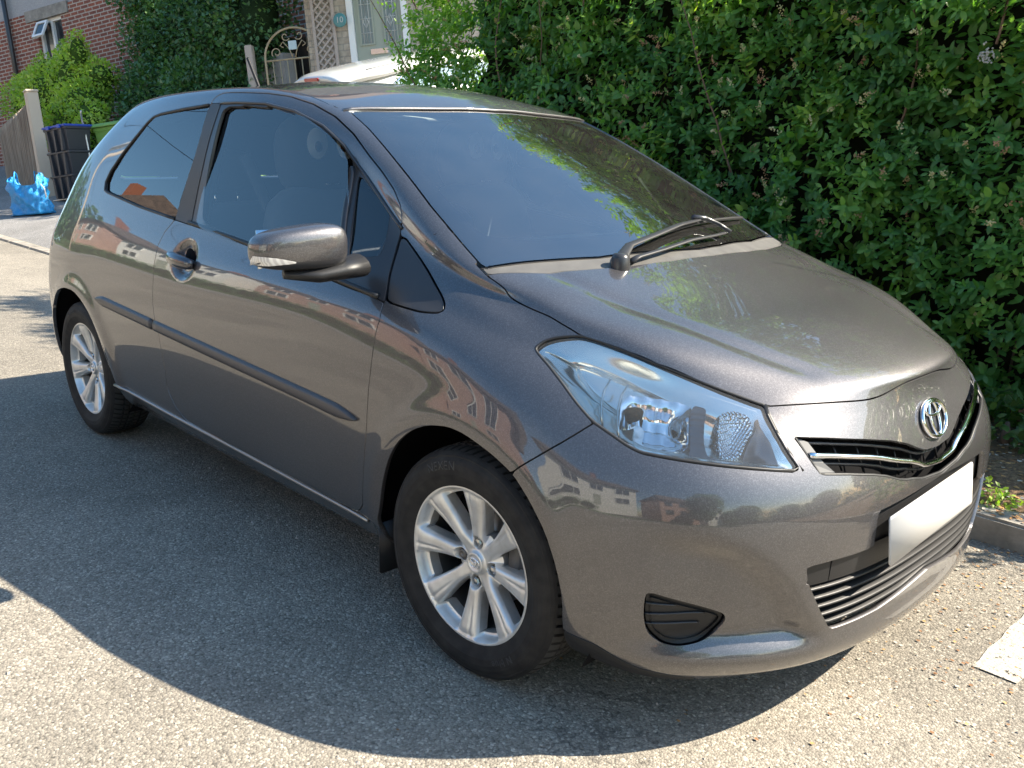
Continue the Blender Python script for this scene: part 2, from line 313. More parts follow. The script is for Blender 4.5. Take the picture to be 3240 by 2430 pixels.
# ---------------------------------------------------------------- car body surface
# Lengthwise lines of the right-hand half (x, half width, z) at numbered stations 0 (rear centre) .. 25 (nose centre)
NCOL = 26
LINES = [
 {0:(-3.02,0,.25),2:(-2.98,.60,.25),3:(-2.92,.72,.25),4:(-2.85,.76,.24),6:(-2.55,.78,.2),9:(-1.95,.775,.19),15:(-.5,.775,.19),18:(.05,.78,.19),20:(.34,.775,.19),21:(.46,.71,.17),22:(.56,.60,.165),23:(.65,.42,.16),24:(.70,.21,.16),25:(.715,0,.16)},
 {0:(-3.08,0,.35),2:(-3.03,.62,.35),3:(-2.97,.74,.34),4:(-2.88,.80,.30),6:(-2.55,.825,.27),9:(-1.95,.815,.27),15:(-.5,.815,.265),18:(.05,.825,.27),20:(.34,.815,.27),21:(.48,.75,.26),22:(.60,.63,.25),23:(.70,.44,.24),24:(.742,.22,.24),25:(.750,0,.24)},
 {0:(-3.11,0,.48),2:(-3.06,.63,.48),3:(-2.99,.755,.47),4:(-2.89,.82,.44),6:(-2.55,.845,.42),8:(-2.15,.84,.42),10:(-1.7,.835,.42),15:(-.5,.835,.41),18:(.05,.845,.42),20:(.34,.83,.42),21:(.50,.76,.41),22:(.62,.645,.40),23:(.715,.45,.40),24:(.755,.225,.40),25:(.762,0,.40)},
 {0:(-3.10,0,.62),2:(-3.05,.64,.62),3:(-2.98,.76,.62),4:(-2.89,.825,.60),6:(-2.55,.852,.59),8:(-2.15,.85,.58),10:(-1.7,.847,.57),14:(-.7,.847,.565),18:(.05,.85,.57),20:(.34,.825,.56),21:(.49,.755,.55),22:(.615,.643,.54),23:(.714,.453,.53),24:(.752,.225,.53),25:(.759,0,.53)},
 {0:(-3.06,0,.78),2:(-3.02,.63,.78),3:(-2.95,.745,.78),4:(-2.87,.81,.77),6:(-2.55,.84,.75),10:(-1.7,.84,.74),14:(-.7,.838,.73),17:(-.12,.84,.72),18:(.05,.835,.71),19:(.20,.815,.69),20:(.335,.78,.665),21:(.472,.722,.65),22:(.592,.615,.638),23:(.690,.432,.620),24:(.733,.215,.608),25:(.741,0,.605)},
 {0:(-3.00,0,.90),2:(-2.96,.60,.90),3:(-2.90,.71,.90),4:(-2.83,.775,.90),6:(-2.55,.815,.89),8:(-2.15,.82,.88),11:(-1.45,.817,.875),14:(-.7,.82,.86),16:(-.30,.815,.84),17:(-.12,.81,.825),18:(.04,.79,.80),19:(.18,.76,.775),20:(.30,.72,.75),21:(.43,.66,.725),22:(.548,.573,.71),23:(.648,.413,.698),24:(.695,.205,.695),25:(.706,0,.695)},
 {0:(-2.93,0,1.04),2:(-2.90,.56,1.04),3:(-2.85,.65,1.04),4:(-2.79,.70,1.05),5:(-2.70,.735,1.06),6:(-2.55,.755,1.065),8:(-2.15,.762,1.045),11:(-1.45,.762,.995),14:(-.7,.775,.93),15:(-.5,.775,.915),16:(-.30,.77,.90),17:(-.12,.755,.875),18:(.03,.74,.845),19:(.16,.71,.815),20:(.28,.67,.785),21:(.405,.61,.76),22:(.52,.535,.742),23:(.625,.395,.735),24:(.678,.2,.735),25:(.690,0,.735)},
 {0:(-2.83,0,1.2),2:(-2.80,.50,1.2),3:(-2.73,.59,1.2),4:(-2.66,.64,1.21),5:(-2.585,.67,1.22),6:(-2.48,.695,1.225),8:(-2.1,.702,1.22),11:(-1.45,.705,1.20),13:(-.95,.71,1.15),14:(-.78,.715,1.10),15:(-.60,.72,1.03),16:(-.38,.725,.965),17:(-.16,.729,.922),18:(.0,.710,.885),19:(.135,.685,.85),20:(.255,.645,.82),21:(.38,.59,.793),22:(.495,.51,.775),23:(.603,.383,.770),24:(.664,.19,.770),25:(.681,0,.770)},
 {0:(-2.72,0,1.36),2:(-2.68,.42,1.35),3:(-2.58,.51,1.335),4:(-2.50,.555,1.348),5:(-2.42,.58,1.362),6:(-2.33,.60,1.38),8:(-2.05,.62,1.40),10:(-1.70,.625,1.41),11:(-1.50,.625,1.41),12:(-1.28,.62,1.40),13:(-1.08,.61,1.36),14:(-.88,.61,1.28),15:(-.66,.625,1.17),16:(-.42,.672,1.05),17:(-.18,.69,.965),18:(-.01,.665,.92),19:(.11,.651,.899),20:(.235,.622,.871),21:(.361,.573,.842),22:(.469,.485,.812),23:(.560,.360,.804),24:(.628,.18,.804),25:(.646,0,.804)},
]
TOPS = [
 {4:(-2.58,.45,1.375),6:(-2.35,.50,1.405),8:(-2.05,.52,1.43),11:(-1.50,.53,1.44),12:(-1.25,.525,1.43),13:(-1.0,.525,1.39),14:(-.80,.54,1.325),15:(-.58,.585,1.222),16:(-.35,.625,1.105),17:(-.13,.655,.99),18:(.03,.61,.95),19:(.14,.58,.918),20:(.26,.54,.893),21:(.385,.47,.862)},
 {4:(-2.62,.25,1.40),6:(-2.35,.27,1.44),8:(-2.05,.28,1.465),11:(-1.5,.28,1.475),12:(-1.22,.275,1.458),13:(-.97,.27,1.415),14:(-.75,.28,1.33),15:(-.50,.29,1.225),16:(-.25,.31,1.11),17:(-.02,.33,1.005),18:(.10,.32,.965),19:(.2,.3,.932),20:(.32,.28,.897),21:(.445,.24,.863)},
 {4:(-2.63,0,1.41),6:(-2.35,0,1.45),8:(-2.05,0,1.478),11:(-1.5,0,1.485),12:(-1.2,0,1.467),13:(-.95,0,1.425),14:(-.73,0,1.34),15:(-.47,0,1.235),16:(-.21,0,1.12),17:(.02,0,1.01),18:(.13,0,.97),19:(.23,0,.936),20:(.345,0,.900),21:(.475,0,.868)},
]
def fill_line(d, lo, hi):
    ks = sorted(d); P = np.array([d[k] for k in ks], float); k = np.array(ks, float)
    m = np.zeros_like(P)
    for i in range(len(k)):
        if i == 0: m[i] = (P[1]-P[0])/(k[1]-k[0])
        elif i == len(k)-1: m[i] = (P[-1]-P[-2])/(k[-1]-k[-2])
        else:
            a = (P[i]-P[i-1])/(k[i]-k[i-1]); b = (P[i+1]-P[i])/(k[i+1]-k[i])
            m[i] = np.where(a*b > 0, 2*a*b/np.where(np.abs(a+b) < 1e-9, 1, a+b), 0)
    out = []
    for c in range(lo, hi+1):
        i = min(max(int(np.searchsorted(k, c, 'right'))-1, 0), len(k)-2)
        h = k[i+1]-k[i]; t = (c-k[i])/h
        out.append((2*t**3-3*t*t+1)*P[i]+(t**3-2*t*t+t)*h*m[i]+(-2*t**3+3*t*t)*P[i+1]+(t**3-t*t)*h*m[i+1])
    return np.array(out)
def body_cage():
    side = [fill_line(d, 0, NCOL-1) for d in LINES]; T = len(side)-1
    verts = []; idx = {}
    def add(key, p):
        if key not in idx: idx[key] = len(verts); verts.append(tuple(p))
        return idx[key]
    for r in range(T+1):
        for c in range(NCOL): add(('s', r, c), side[r][c])
    F, B = 22, 3
    for j in range(len(TOPS)):
        d = dict(TOPS[j]); d[B] = tuple(side[T][2-j]); d[F] = tuple(side[T][23+j])
        L = fill_line(d, B, F)
        for c in range(B, F+1):
            if c == B: idx[('t', j, c)] = idx[('s', T, 2-j)]
            elif c == F: idx[('t', j, c)] = idx[('s', T, 23+j)]
            else: add(('t', j, c), L[c-B])
    faces = []; crease = {}
    for r in range(T):
        for c in range(NCOL-1):
            faces.append((idx['s', r, c], idx['s', r, c+1], idx['s', r+1, c+1], idx['s', r+1, c]))
    def tk(j, c): return idx['s', T, c] if j < 0 else idx['t', j, c]
    for j in range(-1, len(TOPS)-1):
        for c in range(B, F):
            faces.append((tk(j, c), tk(j, c+1), tk(j+1, c+1), tk(j+1, c)))
    for j in range(0, len(TOPS)-1): crease[(tk(j, 17), tk(j+1, 17))] = .75
    return np.array(verts), faces, crease
def subdivide(V, faces, crease, level):
    n = len(V); m = {}; V2 = [tuple(v) for v in V]
    for i, v in enumerate(V):
        if abs(v[1]) < 1e-6: m[i] = i
        else: m[i] = len(V2); V2.append((v[0], -v[1], v[2]))
    Vf = np.array(V2); Vf[:, 1] *= -1        # first half: y<0 = right-hand side
    fs = [tuple(f) for f in faces] + [tuple(m[i] for i in f[::-1]) for f in faces]
    me = bpy.data.meshes.new('tmp'); me.from_pydata(Vf.tolist(), [], fs); me.update()
    cr = me.attributes.new('crease_edge', 'FLOAT', 'EDGE')
    ek = {tuple(sorted(e.vertices)): e.index for e in me.edges}
    for (a, b), w in crease.items():
        for p, q in ((a, b), (m[a], m[b])): cr.data[ek[tuple(sorted((p, q)))]].value = w
    ob = bpy.data.objects.new('tmp', me); COL.objects.link(ob)
    md = ob.modifiers.new('s', 'SUBSURF'); md.levels = md.render_levels = level; md.use_limit_surface = False
    tgt = Vf.copy(); cur = Vf.copy(); md.levels = 3
    for it in range(5):
        me.vertices.foreach_set('co', cur.ravel()); me.update()
        ev = ob.evaluated_get(bpy.context.evaluated_depsgraph_get()); em = ev.to_mesh()
        co = np.zeros(len(em.vertices)*3); em.vertices.foreach_get('co', co); co = co.reshape(-1, 3)[:len(cur)]
        ev.to_mesh_clear(); cur = cur+(tgt-co)*(.8 if it < 4 else 0)
    md.levels = level; me.update(); ob.update_tag(); bpy.context.view_layer.update()
    ev = ob.evaluated_get(bpy.context.evaluated_depsgraph_get()); em = ev.to_mesh()
    co = np.zeros(len(em.vertices)*3); em.vertices.foreach_get('co', co); co = co.reshape(-1, 3)
    fc = np.zeros(len(em.loops), int); em.loops.foreach_get('vertex_index', fc); fc = fc.reshape(-1, 4)
    ev.to_mesh_clear(); bpy.data.objects.remove(ob); bpy.data.meshes.remove(me)
    keep = (co[fc][:, :, 1].max(1) < 1e-5); fc = fc[keep]
    u, inv = np.unique(fc, return_inverse=True); co = co[u]; fc = inv.reshape(-1, 4)
    co[np.abs(co[:, 1]) < 1e-5, 1] = 0
    return co, fc
def vnormals(V, Q):
    a, b, c, d = (V[Q[:, i]] for i in range(4))
    n = np.cross(c-a, d-b); N = np.zeros_like(V)
    for i in range(4): np.add.at(N, Q[:, i], n)
    N[V[:, 1] == 0, 1] = 0
    return N/np.maximum(np.linalg.norm(N, axis=1), 1e-12)[:, None]
# outlines of panels, glass and openings, measured on the right-hand half of the body (street frame, metres)
TR3 = {
 'windscreen': [[-0.903,-0.5295,1.3626],[-0.8234,-0.0042,1.3788],[0.0182,-0.1211,1.0086],[-0.0289,-0.3572,1.0041],[-0.0992,-0.5545,1.0],[-0.1325,-0.6675,0.986],[-0.2201,-0.6524,1.0305],[-0.294,-0.6463,1.0664],[-0.39,-0.6245,1.1195],[-0.4828,-0.6084,1.1674],[-0.5885,-0.5856,1.2223],[-0.6981,-0.5633,1.2759],[-0.6631,-0.5752,1.2571],[-0.775,-0.5477,1.3115]],
 'door_out': [[-0.4655,-0.8197,0.2864],[-0.4347,-0.825,0.3155],[-0.3993,-0.8414,0.4633],[-0.3791,-0.8476,0.5649],[-0.3719,-0.845,0.6586],[-0.3647,-0.8376,0.7405],[-0.3614,-0.828,0.8023],[-0.3575,-0.8167,0.8413],[-0.3697,-0.7938,0.881],[-0.381,-0.7788,0.9],[-0.4077,-0.7487,0.9426],[-0.4292,-0.7155,0.9868],[-0.4414,-0.6963,1.0128],[-0.4545,-0.6732,1.0528],[-0.4577,-0.667,1.0705],[-0.4748,-0.6571,1.1093],[-0.5258,-0.6413,1.1505],[-0.606,-0.6231,1.196],[-0.6833,-0.6088,1.2353],[-0.7883,-0.5875,1.2933],[-0.9016,-0.5747,1.3433],[-1.0167,-0.5756,1.3798],[-1.1324,-0.5861,1.4038],[-1.2458,-0.6024,1.4144],[-1.3767,-0.6134,1.4188],[-1.4602,-0.6161,1.4203],[-1.5118,-0.6178,1.4197],[-1.5449,-0.6242,1.4115],[-1.5625,-0.6334,1.3962],[-1.5736,-0.6494,1.3624],[-1.5735,-0.6814,1.2766],[-1.5824,-0.7027,1.2096],[-1.6039,-0.7238,1.1369],[-1.6238,-0.7464,1.0584],[-1.6311,-0.7688,0.9923],[-1.6756,-0.7888,0.9475],[-1.695,-0.8102,0.8968],[-1.6912,-0.8228,0.8576],[-1.7045,-0.8143,0.886],[-1.6948,-0.8272,0.8393],[-1.6947,-0.8365,0.7791],[-1.6992,-0.8432,0.6989],[-1.6858,-0.8463,0.6327],[-1.6599,-0.8469,0.5932],[-1.6506,-0.8444,0.519],[-1.6461,-0.8389,0.4554],[-1.6599,-0.832,0.387],[-1.6433,-0.8288,0.3575],[-1.6109,-0.8239,0.3184],[-1.5543,-0.8195,0.2919],[-1.516,-0.8184,0.2861],[-1.2713,-0.8174,0.2803],[-1.0429,-0.8151,0.2693],[-0.8753,-0.8142,0.2651],[-0.6797,-0.8147,0.2663],[-0.5184,-0.8155,0.2691]],
 'window': [[-1.4656,-0.6428,1.3748],[-1.291,-0.6348,1.3756],[-1.1736,-0.6247,1.3693],[-1.0614,-0.6163,1.3476],[-0.9523,-0.61,1.3145],[-0.8409,-0.609,1.2708],[-0.7516,-0.6173,1.2226],[-0.7283,-0.6434,1.1699],[-0.6942,-0.6777,1.113],[-0.659,-0.7149,1.0539],[-0.5683,-0.7823,0.911],[-0.6677,-0.7813,0.9193],[-0.8837,-0.7759,0.9417],[-1.0877,-0.7684,0.966],[-1.2806,-0.7645,0.9822],[-1.4375,-0.7611,0.9996],[-1.4596,-0.7406,1.0682],[-1.4665,-0.7154,1.1615],[-1.467,-0.6951,1.2314],[-1.4682,-0.6688,1.3105]],
 'qlight': [[-0.7025,-0.6292,1.1828],[-0.6637,-0.6349,1.161],[-0.5954,-0.6457,1.1259],[-0.5269,-0.6579,1.0923],[-0.5121,-0.6716,1.0635],[-0.4888,-0.7013,1.0178],[-0.4774,-0.7241,0.9882],[-0.491,-0.733,0.9806],[-0.5722,-0.7503,0.9734],[-0.5889,-0.7504,0.9767],[-0.6126,-0.726,1.0233],[-0.6715,-0.6692,1.1142],[-0.7034,-0.6361,1.1709]],
 'door_black': [[-1.4945,-0.6378,1.3864],[-1.3861,-0.6342,1.3874],[-1.2189,-0.6236,1.3819],[-1.0698,-0.6108,1.3584],[-0.9245,-0.6027,1.3148],[-0.8051,-0.6085,1.2593],[-0.7513,-0.6164,1.2246],[-0.6737,-0.6274,1.18],[-0.583,-0.6449,1.1266],[-0.5288,-0.6564,1.0959],[-0.4516,-0.6721,1.0552],[-0.4486,-0.6841,1.0318],[-0.4292,-0.7155,0.9868],[-0.4077,-0.7487,0.9426],[-0.381,-0.7788,0.9],[-0.3666,-0.7923,0.8826],[-0.4494,-0.7902,0.8919],[-0.5282,-0.79,0.8974],[-0.817,-0.7817,0.9265],[-1.0772,-0.775,0.9498],[-1.2712,-0.7702,0.9673],[-1.5075,-0.7687,0.9839],[-1.6311,-0.7688,0.9923],[-1.6238,-0.7464,1.0584],[-1.6039,-0.7238,1.1369],[-1.5824,-0.7027,1.2096],[-1.5735,-0.6814,1.2766],[-1.5736,-0.6494,1.3624],[-1.564,-0.6397,1.3839]],
 'strip': [[-1.5075,-0.7687,0.9839],[-1.6311,-0.7688,0.9923],[-1.6238,-0.7464,1.0584],[-1.6039,-0.7238,1.1369],[-1.5824,-0.7027,1.2096],[-1.5735,-0.6814,1.2766],[-1.5736,-0.6494,1.3624],[-1.564,-0.6397,1.3839],[-1.4945,-0.6378,1.3864],[-1.4952,-0.6586,1.3385],[-1.5034,-0.6853,1.2634],[-1.5069,-0.7097,1.1835],[-1.5132,-0.7332,1.0982],[-1.5133,-0.7536,1.0271]],
 'qglass': [[-1.5774,-0.6412,1.3809],[-1.7555,-0.6457,1.3695],[-1.9418,-0.6508,1.3526],[-2.0041,-0.6544,1.3416],[-2.0444,-0.6628,1.3206],[-2.1181,-0.6848,1.2644],[-2.1949,-0.7073,1.2047],[-2.2685,-0.7335,1.1326],[-2.2904,-0.7486,1.0898],[-2.2795,-0.7591,1.0593],[-2.2463,-0.7614,1.0515],[-1.9383,-0.7674,1.0178],[-1.6362,-0.7679,0.9951],[-1.6186,-0.7663,0.9981],[-1.6238,-0.7464,1.0584],[-1.6039,-0.7238,1.1369],[-1.5824,-0.7027,1.2096],[-1.5735,-0.6814,1.2766],[-1.5738,-0.6525,1.3553],[-1.5779,-0.6409,1.3816]],
 'qclear': [[-1.7157,-0.6575,1.3425],[-1.8537,-0.6621,1.3292],[-1.9833,-0.6652,1.3179],[-2.0478,-0.6759,1.2892],[-2.1227,-0.6978,1.2308],[-2.1828,-0.7215,1.1651],[-2.2161,-0.7405,1.111],[-2.2089,-0.7483,1.0877],[-2.1672,-0.7541,1.0692],[-1.9609,-0.755,1.0546],[-1.7868,-0.7542,1.0454],[-1.7281,-0.7508,1.0516],[-1.7028,-0.7433,1.0745],[-1.6863,-0.7227,1.1444],[-1.6718,-0.6939,1.2398],[-1.6711,-0.6726,1.303],[-1.6897,-0.6618,1.3319]],
 'triangle': [[-0.4513,-0.6757,1.0471],[-0.3014,-0.709,0.9694],[-0.2454,-0.7269,0.9389],[-0.2036,-0.7393,0.9157],[-0.181,-0.7489,0.8988],[-0.1735,-0.7588,0.8862],[-0.1812,-0.7685,0.879],[-0.23,-0.7825,0.8754],[-0.2911,-0.7884,0.8786],[-0.3626,-0.7909,0.8839],[-0.3834,-0.7725,0.9079],[-0.4054,-0.7481,0.9429],[-0.427,-0.7149,0.987]],
 'pillar_seam': [[-0.2969,-0.6506,1.0655],[-0.319,-0.6819,1.0436],[-0.3684,-0.6903,1.0084]],
 'hood': [[-0.1088,-0.6756,0.972],[-0.1044,-0.6776,0.9688],[-0.0431,-0.6725,0.937],[0.0357,-0.6643,0.9086],[0.1118,-0.6572,0.8914],[0.1411,-0.6545,0.8819],[0.0816,-0.6595,0.8995],[0.1228,-0.6573,0.8867],[0.1724,-0.6516,0.8692],[0.1856,-0.6481,0.8664],[0.2888,-0.616,0.8448],[0.3471,-0.5939,0.8267],[0.4251,-0.5513,0.7993],[0.4749,-0.5213,0.7821],[0.5368,-0.485,0.7622],[0.5475,-0.4779,0.7588],[0.546,-0.4763,0.761],[0.596,-0.4075,0.7615],[0.6382,-0.3202,0.7581],[0.6632,-0.2361,0.7533],[0.6708,-0.1788,0.76],[0.6743,-0.1226,0.7754],[0.6771,-0.0696,0.7807],[0.681,-0.0033,0.7761]],
 'hoodrear': [[-0.1056,-0.6749,0.9711],[-0.0505,-0.5786,0.9787],[-0.0049,-0.474,0.9809],[0.0194,-0.4052,0.9825],[0.0421,-0.3316,0.9836],[0.0653,-0.1825,0.9881]],
 'headlight': [[0.1041,-0.7214,0.8311],[0.1015,-0.7147,0.8375],[0.1085,-0.6983,0.849],[0.1259,-0.6814,0.8575],[0.1516,-0.6646,0.8637],[0.1766,-0.6516,0.8668],[0.2111,-0.6403,0.862],[0.2893,-0.6165,0.8435],[0.3475,-0.5943,0.8254],[0.4257,-0.5519,0.798],[0.476,-0.5226,0.7802],[0.5382,-0.4868,0.7599],[0.5476,-0.4794,0.7576],[0.5638,-0.4882,0.7392],[0.5925,-0.4998,0.713],[0.6228,-0.5027,0.6802],[0.6545,-0.4942,0.642],[0.6128,-0.565,0.6516],[0.5594,-0.632,0.6603],[0.4976,-0.6854,0.6674],[0.4513,-0.7146,0.6717],[0.4215,-0.7302,0.6745],[0.3922,-0.7385,0.6833],[0.3492,-0.7451,0.7008],[0.3055,-0.7519,0.7182],[0.2554,-0.7494,0.7481],[0.2062,-0.7408,0.7783],[0.1538,-0.7302,0.806],[0.1182,-0.7246,0.8232]],
 'bumper_seam': [[0.3073,-0.755,0.7139],[0.2877,-0.7817,0.693],[0.268,-0.8014,0.6742],[0.1867,-0.8397,0.6057],[0.1706,-0.843,0.5898]],
 'grille': [[0.6098,-0.48,0.7073],[0.6477,-0.409,0.6996],[0.6848,-0.3081,0.6838],[0.7077,-0.214,0.6657],[0.721,-0.1503,0.6475],[0.7291,-0.1134,0.6323],[0.7349,-0.0709,0.6206],[0.7521,-0.1349,0.5625],[0.7491,-0.1706,0.5684],[0.7426,-0.2187,0.5809],[0.7318,-0.2665,0.5987],[0.7194,-0.3169,0.6121],[0.6945,-0.4001,0.6281],[0.6663,-0.4705,0.6382],[0.6591,-0.4747,0.6472],[0.6473,-0.4797,0.6618],[0.6319,-0.4795,0.6825]],
 'lowergrille': [[0.6947,-0.5115,0.4468],[0.6979,-0.5041,0.4512],[0.7198,-0.4409,0.4525],[0.739,-0.3586,0.4485],[0.7485,-0.2964,0.4457],[0.7465,-0.3038,0.5034],[0.749,-0.2788,0.5104],[0.7513,-0.0637,0.2508],[0.7461,-0.2052,0.2566],[0.7341,-0.3216,0.2674],[0.7161,-0.411,0.2788],[0.7107,-0.4492,0.3294],[0.7045,-0.477,0.373],[0.6973,-0.502,0.4143],[0.6943,-0.5126,0.45]],
 'fog': [[0.4864,-0.7673,0.3926],[0.4926,-0.7638,0.397],[0.5193,-0.7456,0.3884],[0.5638,-0.7069,0.3699],[0.603,-0.6598,0.3492],[0.6082,-0.6505,0.3381],[0.6059,-0.65,0.3237],[0.5914,-0.6611,0.2985],[0.5702,-0.6791,0.2796],[0.5377,-0.708,0.2698],[0.511,-0.7319,0.2741],[0.4932,-0.7492,0.2898],[0.4857,-0.7584,0.3102],[0.4829,-0.7649,0.3413],[0.4842,-0.7675,0.3755]],
 'archF': [[-0.3674,-0.8216,0.2904],[-0.3476,-0.8293,0.3386],[-0.3288,-0.8362,0.3997],[-0.3046,-0.8419,0.4559],[-0.28,-0.8457,0.501],[-0.2395,-0.8483,0.5536],[-0.1829,-0.8487,0.5993],[-0.117,-0.8482,0.6294],[-0.0419,-0.8476,0.6448],[0.018,-0.847,0.6409],[0.1029,-0.8453,0.618],[0.1726,-0.8429,0.5889],[0.2273,-0.8432,0.542],[0.2742,-0.8415,0.4857],[0.3027,-0.8363,0.4147],[0.3171,-0.8287,0.3368],[0.3077,-0.8122,0.2478]],
 'archR': [[-2.7953,-0.8406,0.5511],[-2.6983,-0.8457,0.6107],[-2.5832,-0.849,0.641],[-2.4676,-0.85,0.6416],[-2.3761,-0.8506,0.611],[-2.2953,-0.8505,0.5588],[-2.2485,-0.8472,0.4878],[-2.2194,-0.8392,0.3991],[-2.1867,-0.8304,0.3321],[-2.1489,-0.8215,0.288],[-2.1505,-0.7988,0.2254]],
 'sill': [[-2.1757,-0.7901,0.2108],[-1.9807,-0.7922,0.2161],[-1.595,-0.7934,0.2175],[-1.215,-0.7884,0.2089],[-0.915,-0.7936,0.2166],[-0.7144,-0.7947,0.2183],[-0.5472,-0.7863,0.2053],[-0.4346,-0.7886,0.2082]],
 'trim': [[-2.241,-0.8475,0.6539],[-2.1691,-0.8471,0.6568],[-1.7196,-0.8463,0.6337],[-1.4155,-0.8465,0.6162],[-0.7915,-0.8463,0.6022],[-0.6083,-0.8466,0.5932],[-0.5229,-0.847,0.5879],[-0.4575,-0.8473,0.5767],[-0.4198,-0.8474,0.5653],[-0.4428,-0.8471,0.5549],[-0.5251,-0.8467,0.5534],[-0.6108,-0.8466,0.5555],[-0.7938,-0.8466,0.5681],[-1.1745,-0.8467,0.5731],[-1.6958,-0.8469,0.5967],[-2.1737,-0.849,0.6186]],
 'hoodcrease': [[0.232,-0.5016,0.904],[0.3337,-0.431,0.8831],[0.4049,-0.4261,0.8601],[0.4956,-0.4007,0.8269],[0.5763,-0.3639,0.7944]],
 'bumpcrease': [[0.512,-0.7398,0.5545],[0.5731,-0.6925,0.5365],[0.6238,-0.638,0.5064],[0.6605,-0.5831,0.4612],[0.682,-0.537,0.4087],[0.6967,-0.4892,0.3345],[0.7087,-0.4199,0.2547],[0.7088,-0.357,0.2081]],
 'frontdoorglassbar': [[-0.7516,-0.6173,1.2226],[-0.7125,-0.6269,1.1902]],
 'valance': [[0.3076,-0.8145,0.2541],[0.3781,-0.7948,0.2429],[0.42,-0.7668,0.2194],[0.4529,-0.7378,0.2011],[0.4986,-0.6964,0.1902],[0.5374,-0.6448,0.1771]],
 'hl_arc1': [[0.2794,-0.6667,0.7871],[0.2879,-0.6957,0.7697],[0.2994,-0.7167,0.7519],[0.3118,-0.732,0.7337],[0.3256,-0.7436,0.7155]],
 'hl_arc2': [[0.3154,-0.6501,0.7796],[0.3226,-0.6803,0.7624],[0.3367,-0.7068,0.7406],[0.3521,-0.7253,0.7182],[0.3701,-0.7398,0.6946]],
 'hl_dark': [[0.4357,-0.579,0.7629],[0.4597,-0.5637,0.7595],[0.4799,-0.5962,0.7348],[0.5037,-0.6281,0.7062],[0.5247,-0.6434,0.6816],[0.5461,-0.6286,0.6753],[0.5716,-0.6031,0.6705],[0.5539,-0.6339,0.6641],[0.5009,-0.6767,0.6727],[0.49,-0.6549,0.6968],[0.474,-0.6395,0.7158],[0.4509,-0.6077,0.7421]],
 'hl_main': [[0.3185,-0.6515,0.7775],[0.369,-0.6171,0.7732],[0.4323,-0.5793,0.7646],[0.4499,-0.6087,0.742],[0.4732,-0.6403,0.7158],[0.4858,-0.6541,0.7],[0.4823,-0.6735,0.6879],[0.4524,-0.6952,0.6886],[0.4126,-0.7203,0.6896],[0.3819,-0.7355,0.6923],[0.3696,-0.7377,0.697],[0.353,-0.7246,0.7183],[0.3375,-0.706,0.7407],[0.3237,-0.6793,0.7625]],
 'hl_turn': [[0.4858,-0.549,0.7537],[0.5095,-0.5194,0.758],[0.5336,-0.5092,0.7482],[0.5583,-0.5221,0.727],[0.5642,-0.5568,0.7063],[0.5721,-0.5948,0.6759],[0.5476,-0.6239,0.6775],[0.5243,-0.6061,0.7067],[0.5048,-0.5783,0.7313]],
 'hl_inner': [[0.5461,-0.5023,0.7438],[0.5583,-0.4952,0.7393],[0.593,-0.5151,0.7046],[0.618,-0.5251,0.6723],[0.6301,-0.527,0.6555],[0.5914,-0.5833,0.664],[0.5779,-0.5931,0.6713],[0.5687,-0.5582,0.7019],[0.5643,-0.5233,0.7228]],
}
# ---------------------------------------------------------------- the car
from mathutils.bvhtree import BVHTree
VIEWS = {'side': ((1, 0, 0), (0, 0, 1)), 'top': ((1, 0, 0), (0, 1, 0)), 'front': ((0, 1, 0), (0, 0, 1))}
_d = Vector((-.62, .75, -.20)).normalized(); _a = _d.cross(Vector((0, 0, 1))).normalized(); _b = _a.cross(_d)
VIEWS['corner'] = (tuple(_a), tuple(_b))
def flat(P, view):
    a, b = (np.array(v, float) for v in VIEWS[view]); P = np.asarray(P, float)
    return np.stack([P@a, P@b], 1)
def seg_dist(Q, A, B):
    d = B-A; L = max(d@d, 1e-12); t = np.clip(((Q-A)@d)/L, 0, 1); return np.linalg.norm(Q-A-t[:, None]*d, axis=1)
def line_dist(V, pts, view):
    Q = flat(V, view); P = flat(pts, view); D = np.full(len(Q), 9.)
    for i in range(len(P)-1): D = np.minimum(D, seg_dist(Q, P[i], P[i+1]))
    return D
def sdf(V, P2, view):
    """signed distance to a closed outline, negative inside"""
    Q = flat(V, view); P = np.asarray(P2, float); D = np.full(len(Q), 9.); ins = np.zeros(len(Q), bool); n = len(P)
    for i in range(n):
        A, B = P[i], P[(i+1) % n]; D = np.minimum(D, seg_dist(Q, A, B))
        if A[1] != B[1]:
            c = (A[1] > Q[:, 1]) != (B[1] > Q[:, 1]); x = (B[0]-A[0])*(Q[:, 1]-A[1])/(B[1]-A[1])+A[0]
            ins ^= c & (Q[:, 0] < x)
    return np.where(ins, -D, D)
def sdf3(V, pts, view): return sdf(V, flat(pts, view), view)
def chaikin(P, n=1, closed=True):
    P = np.asarray(P, float)
    for _ in range(n):
        A = P; B = np.roll(P, -1, 0); P = np.stack([A*.8+B*.2, A*.2+B*.8], 1).reshape(-1, P.shape[1])
    return P
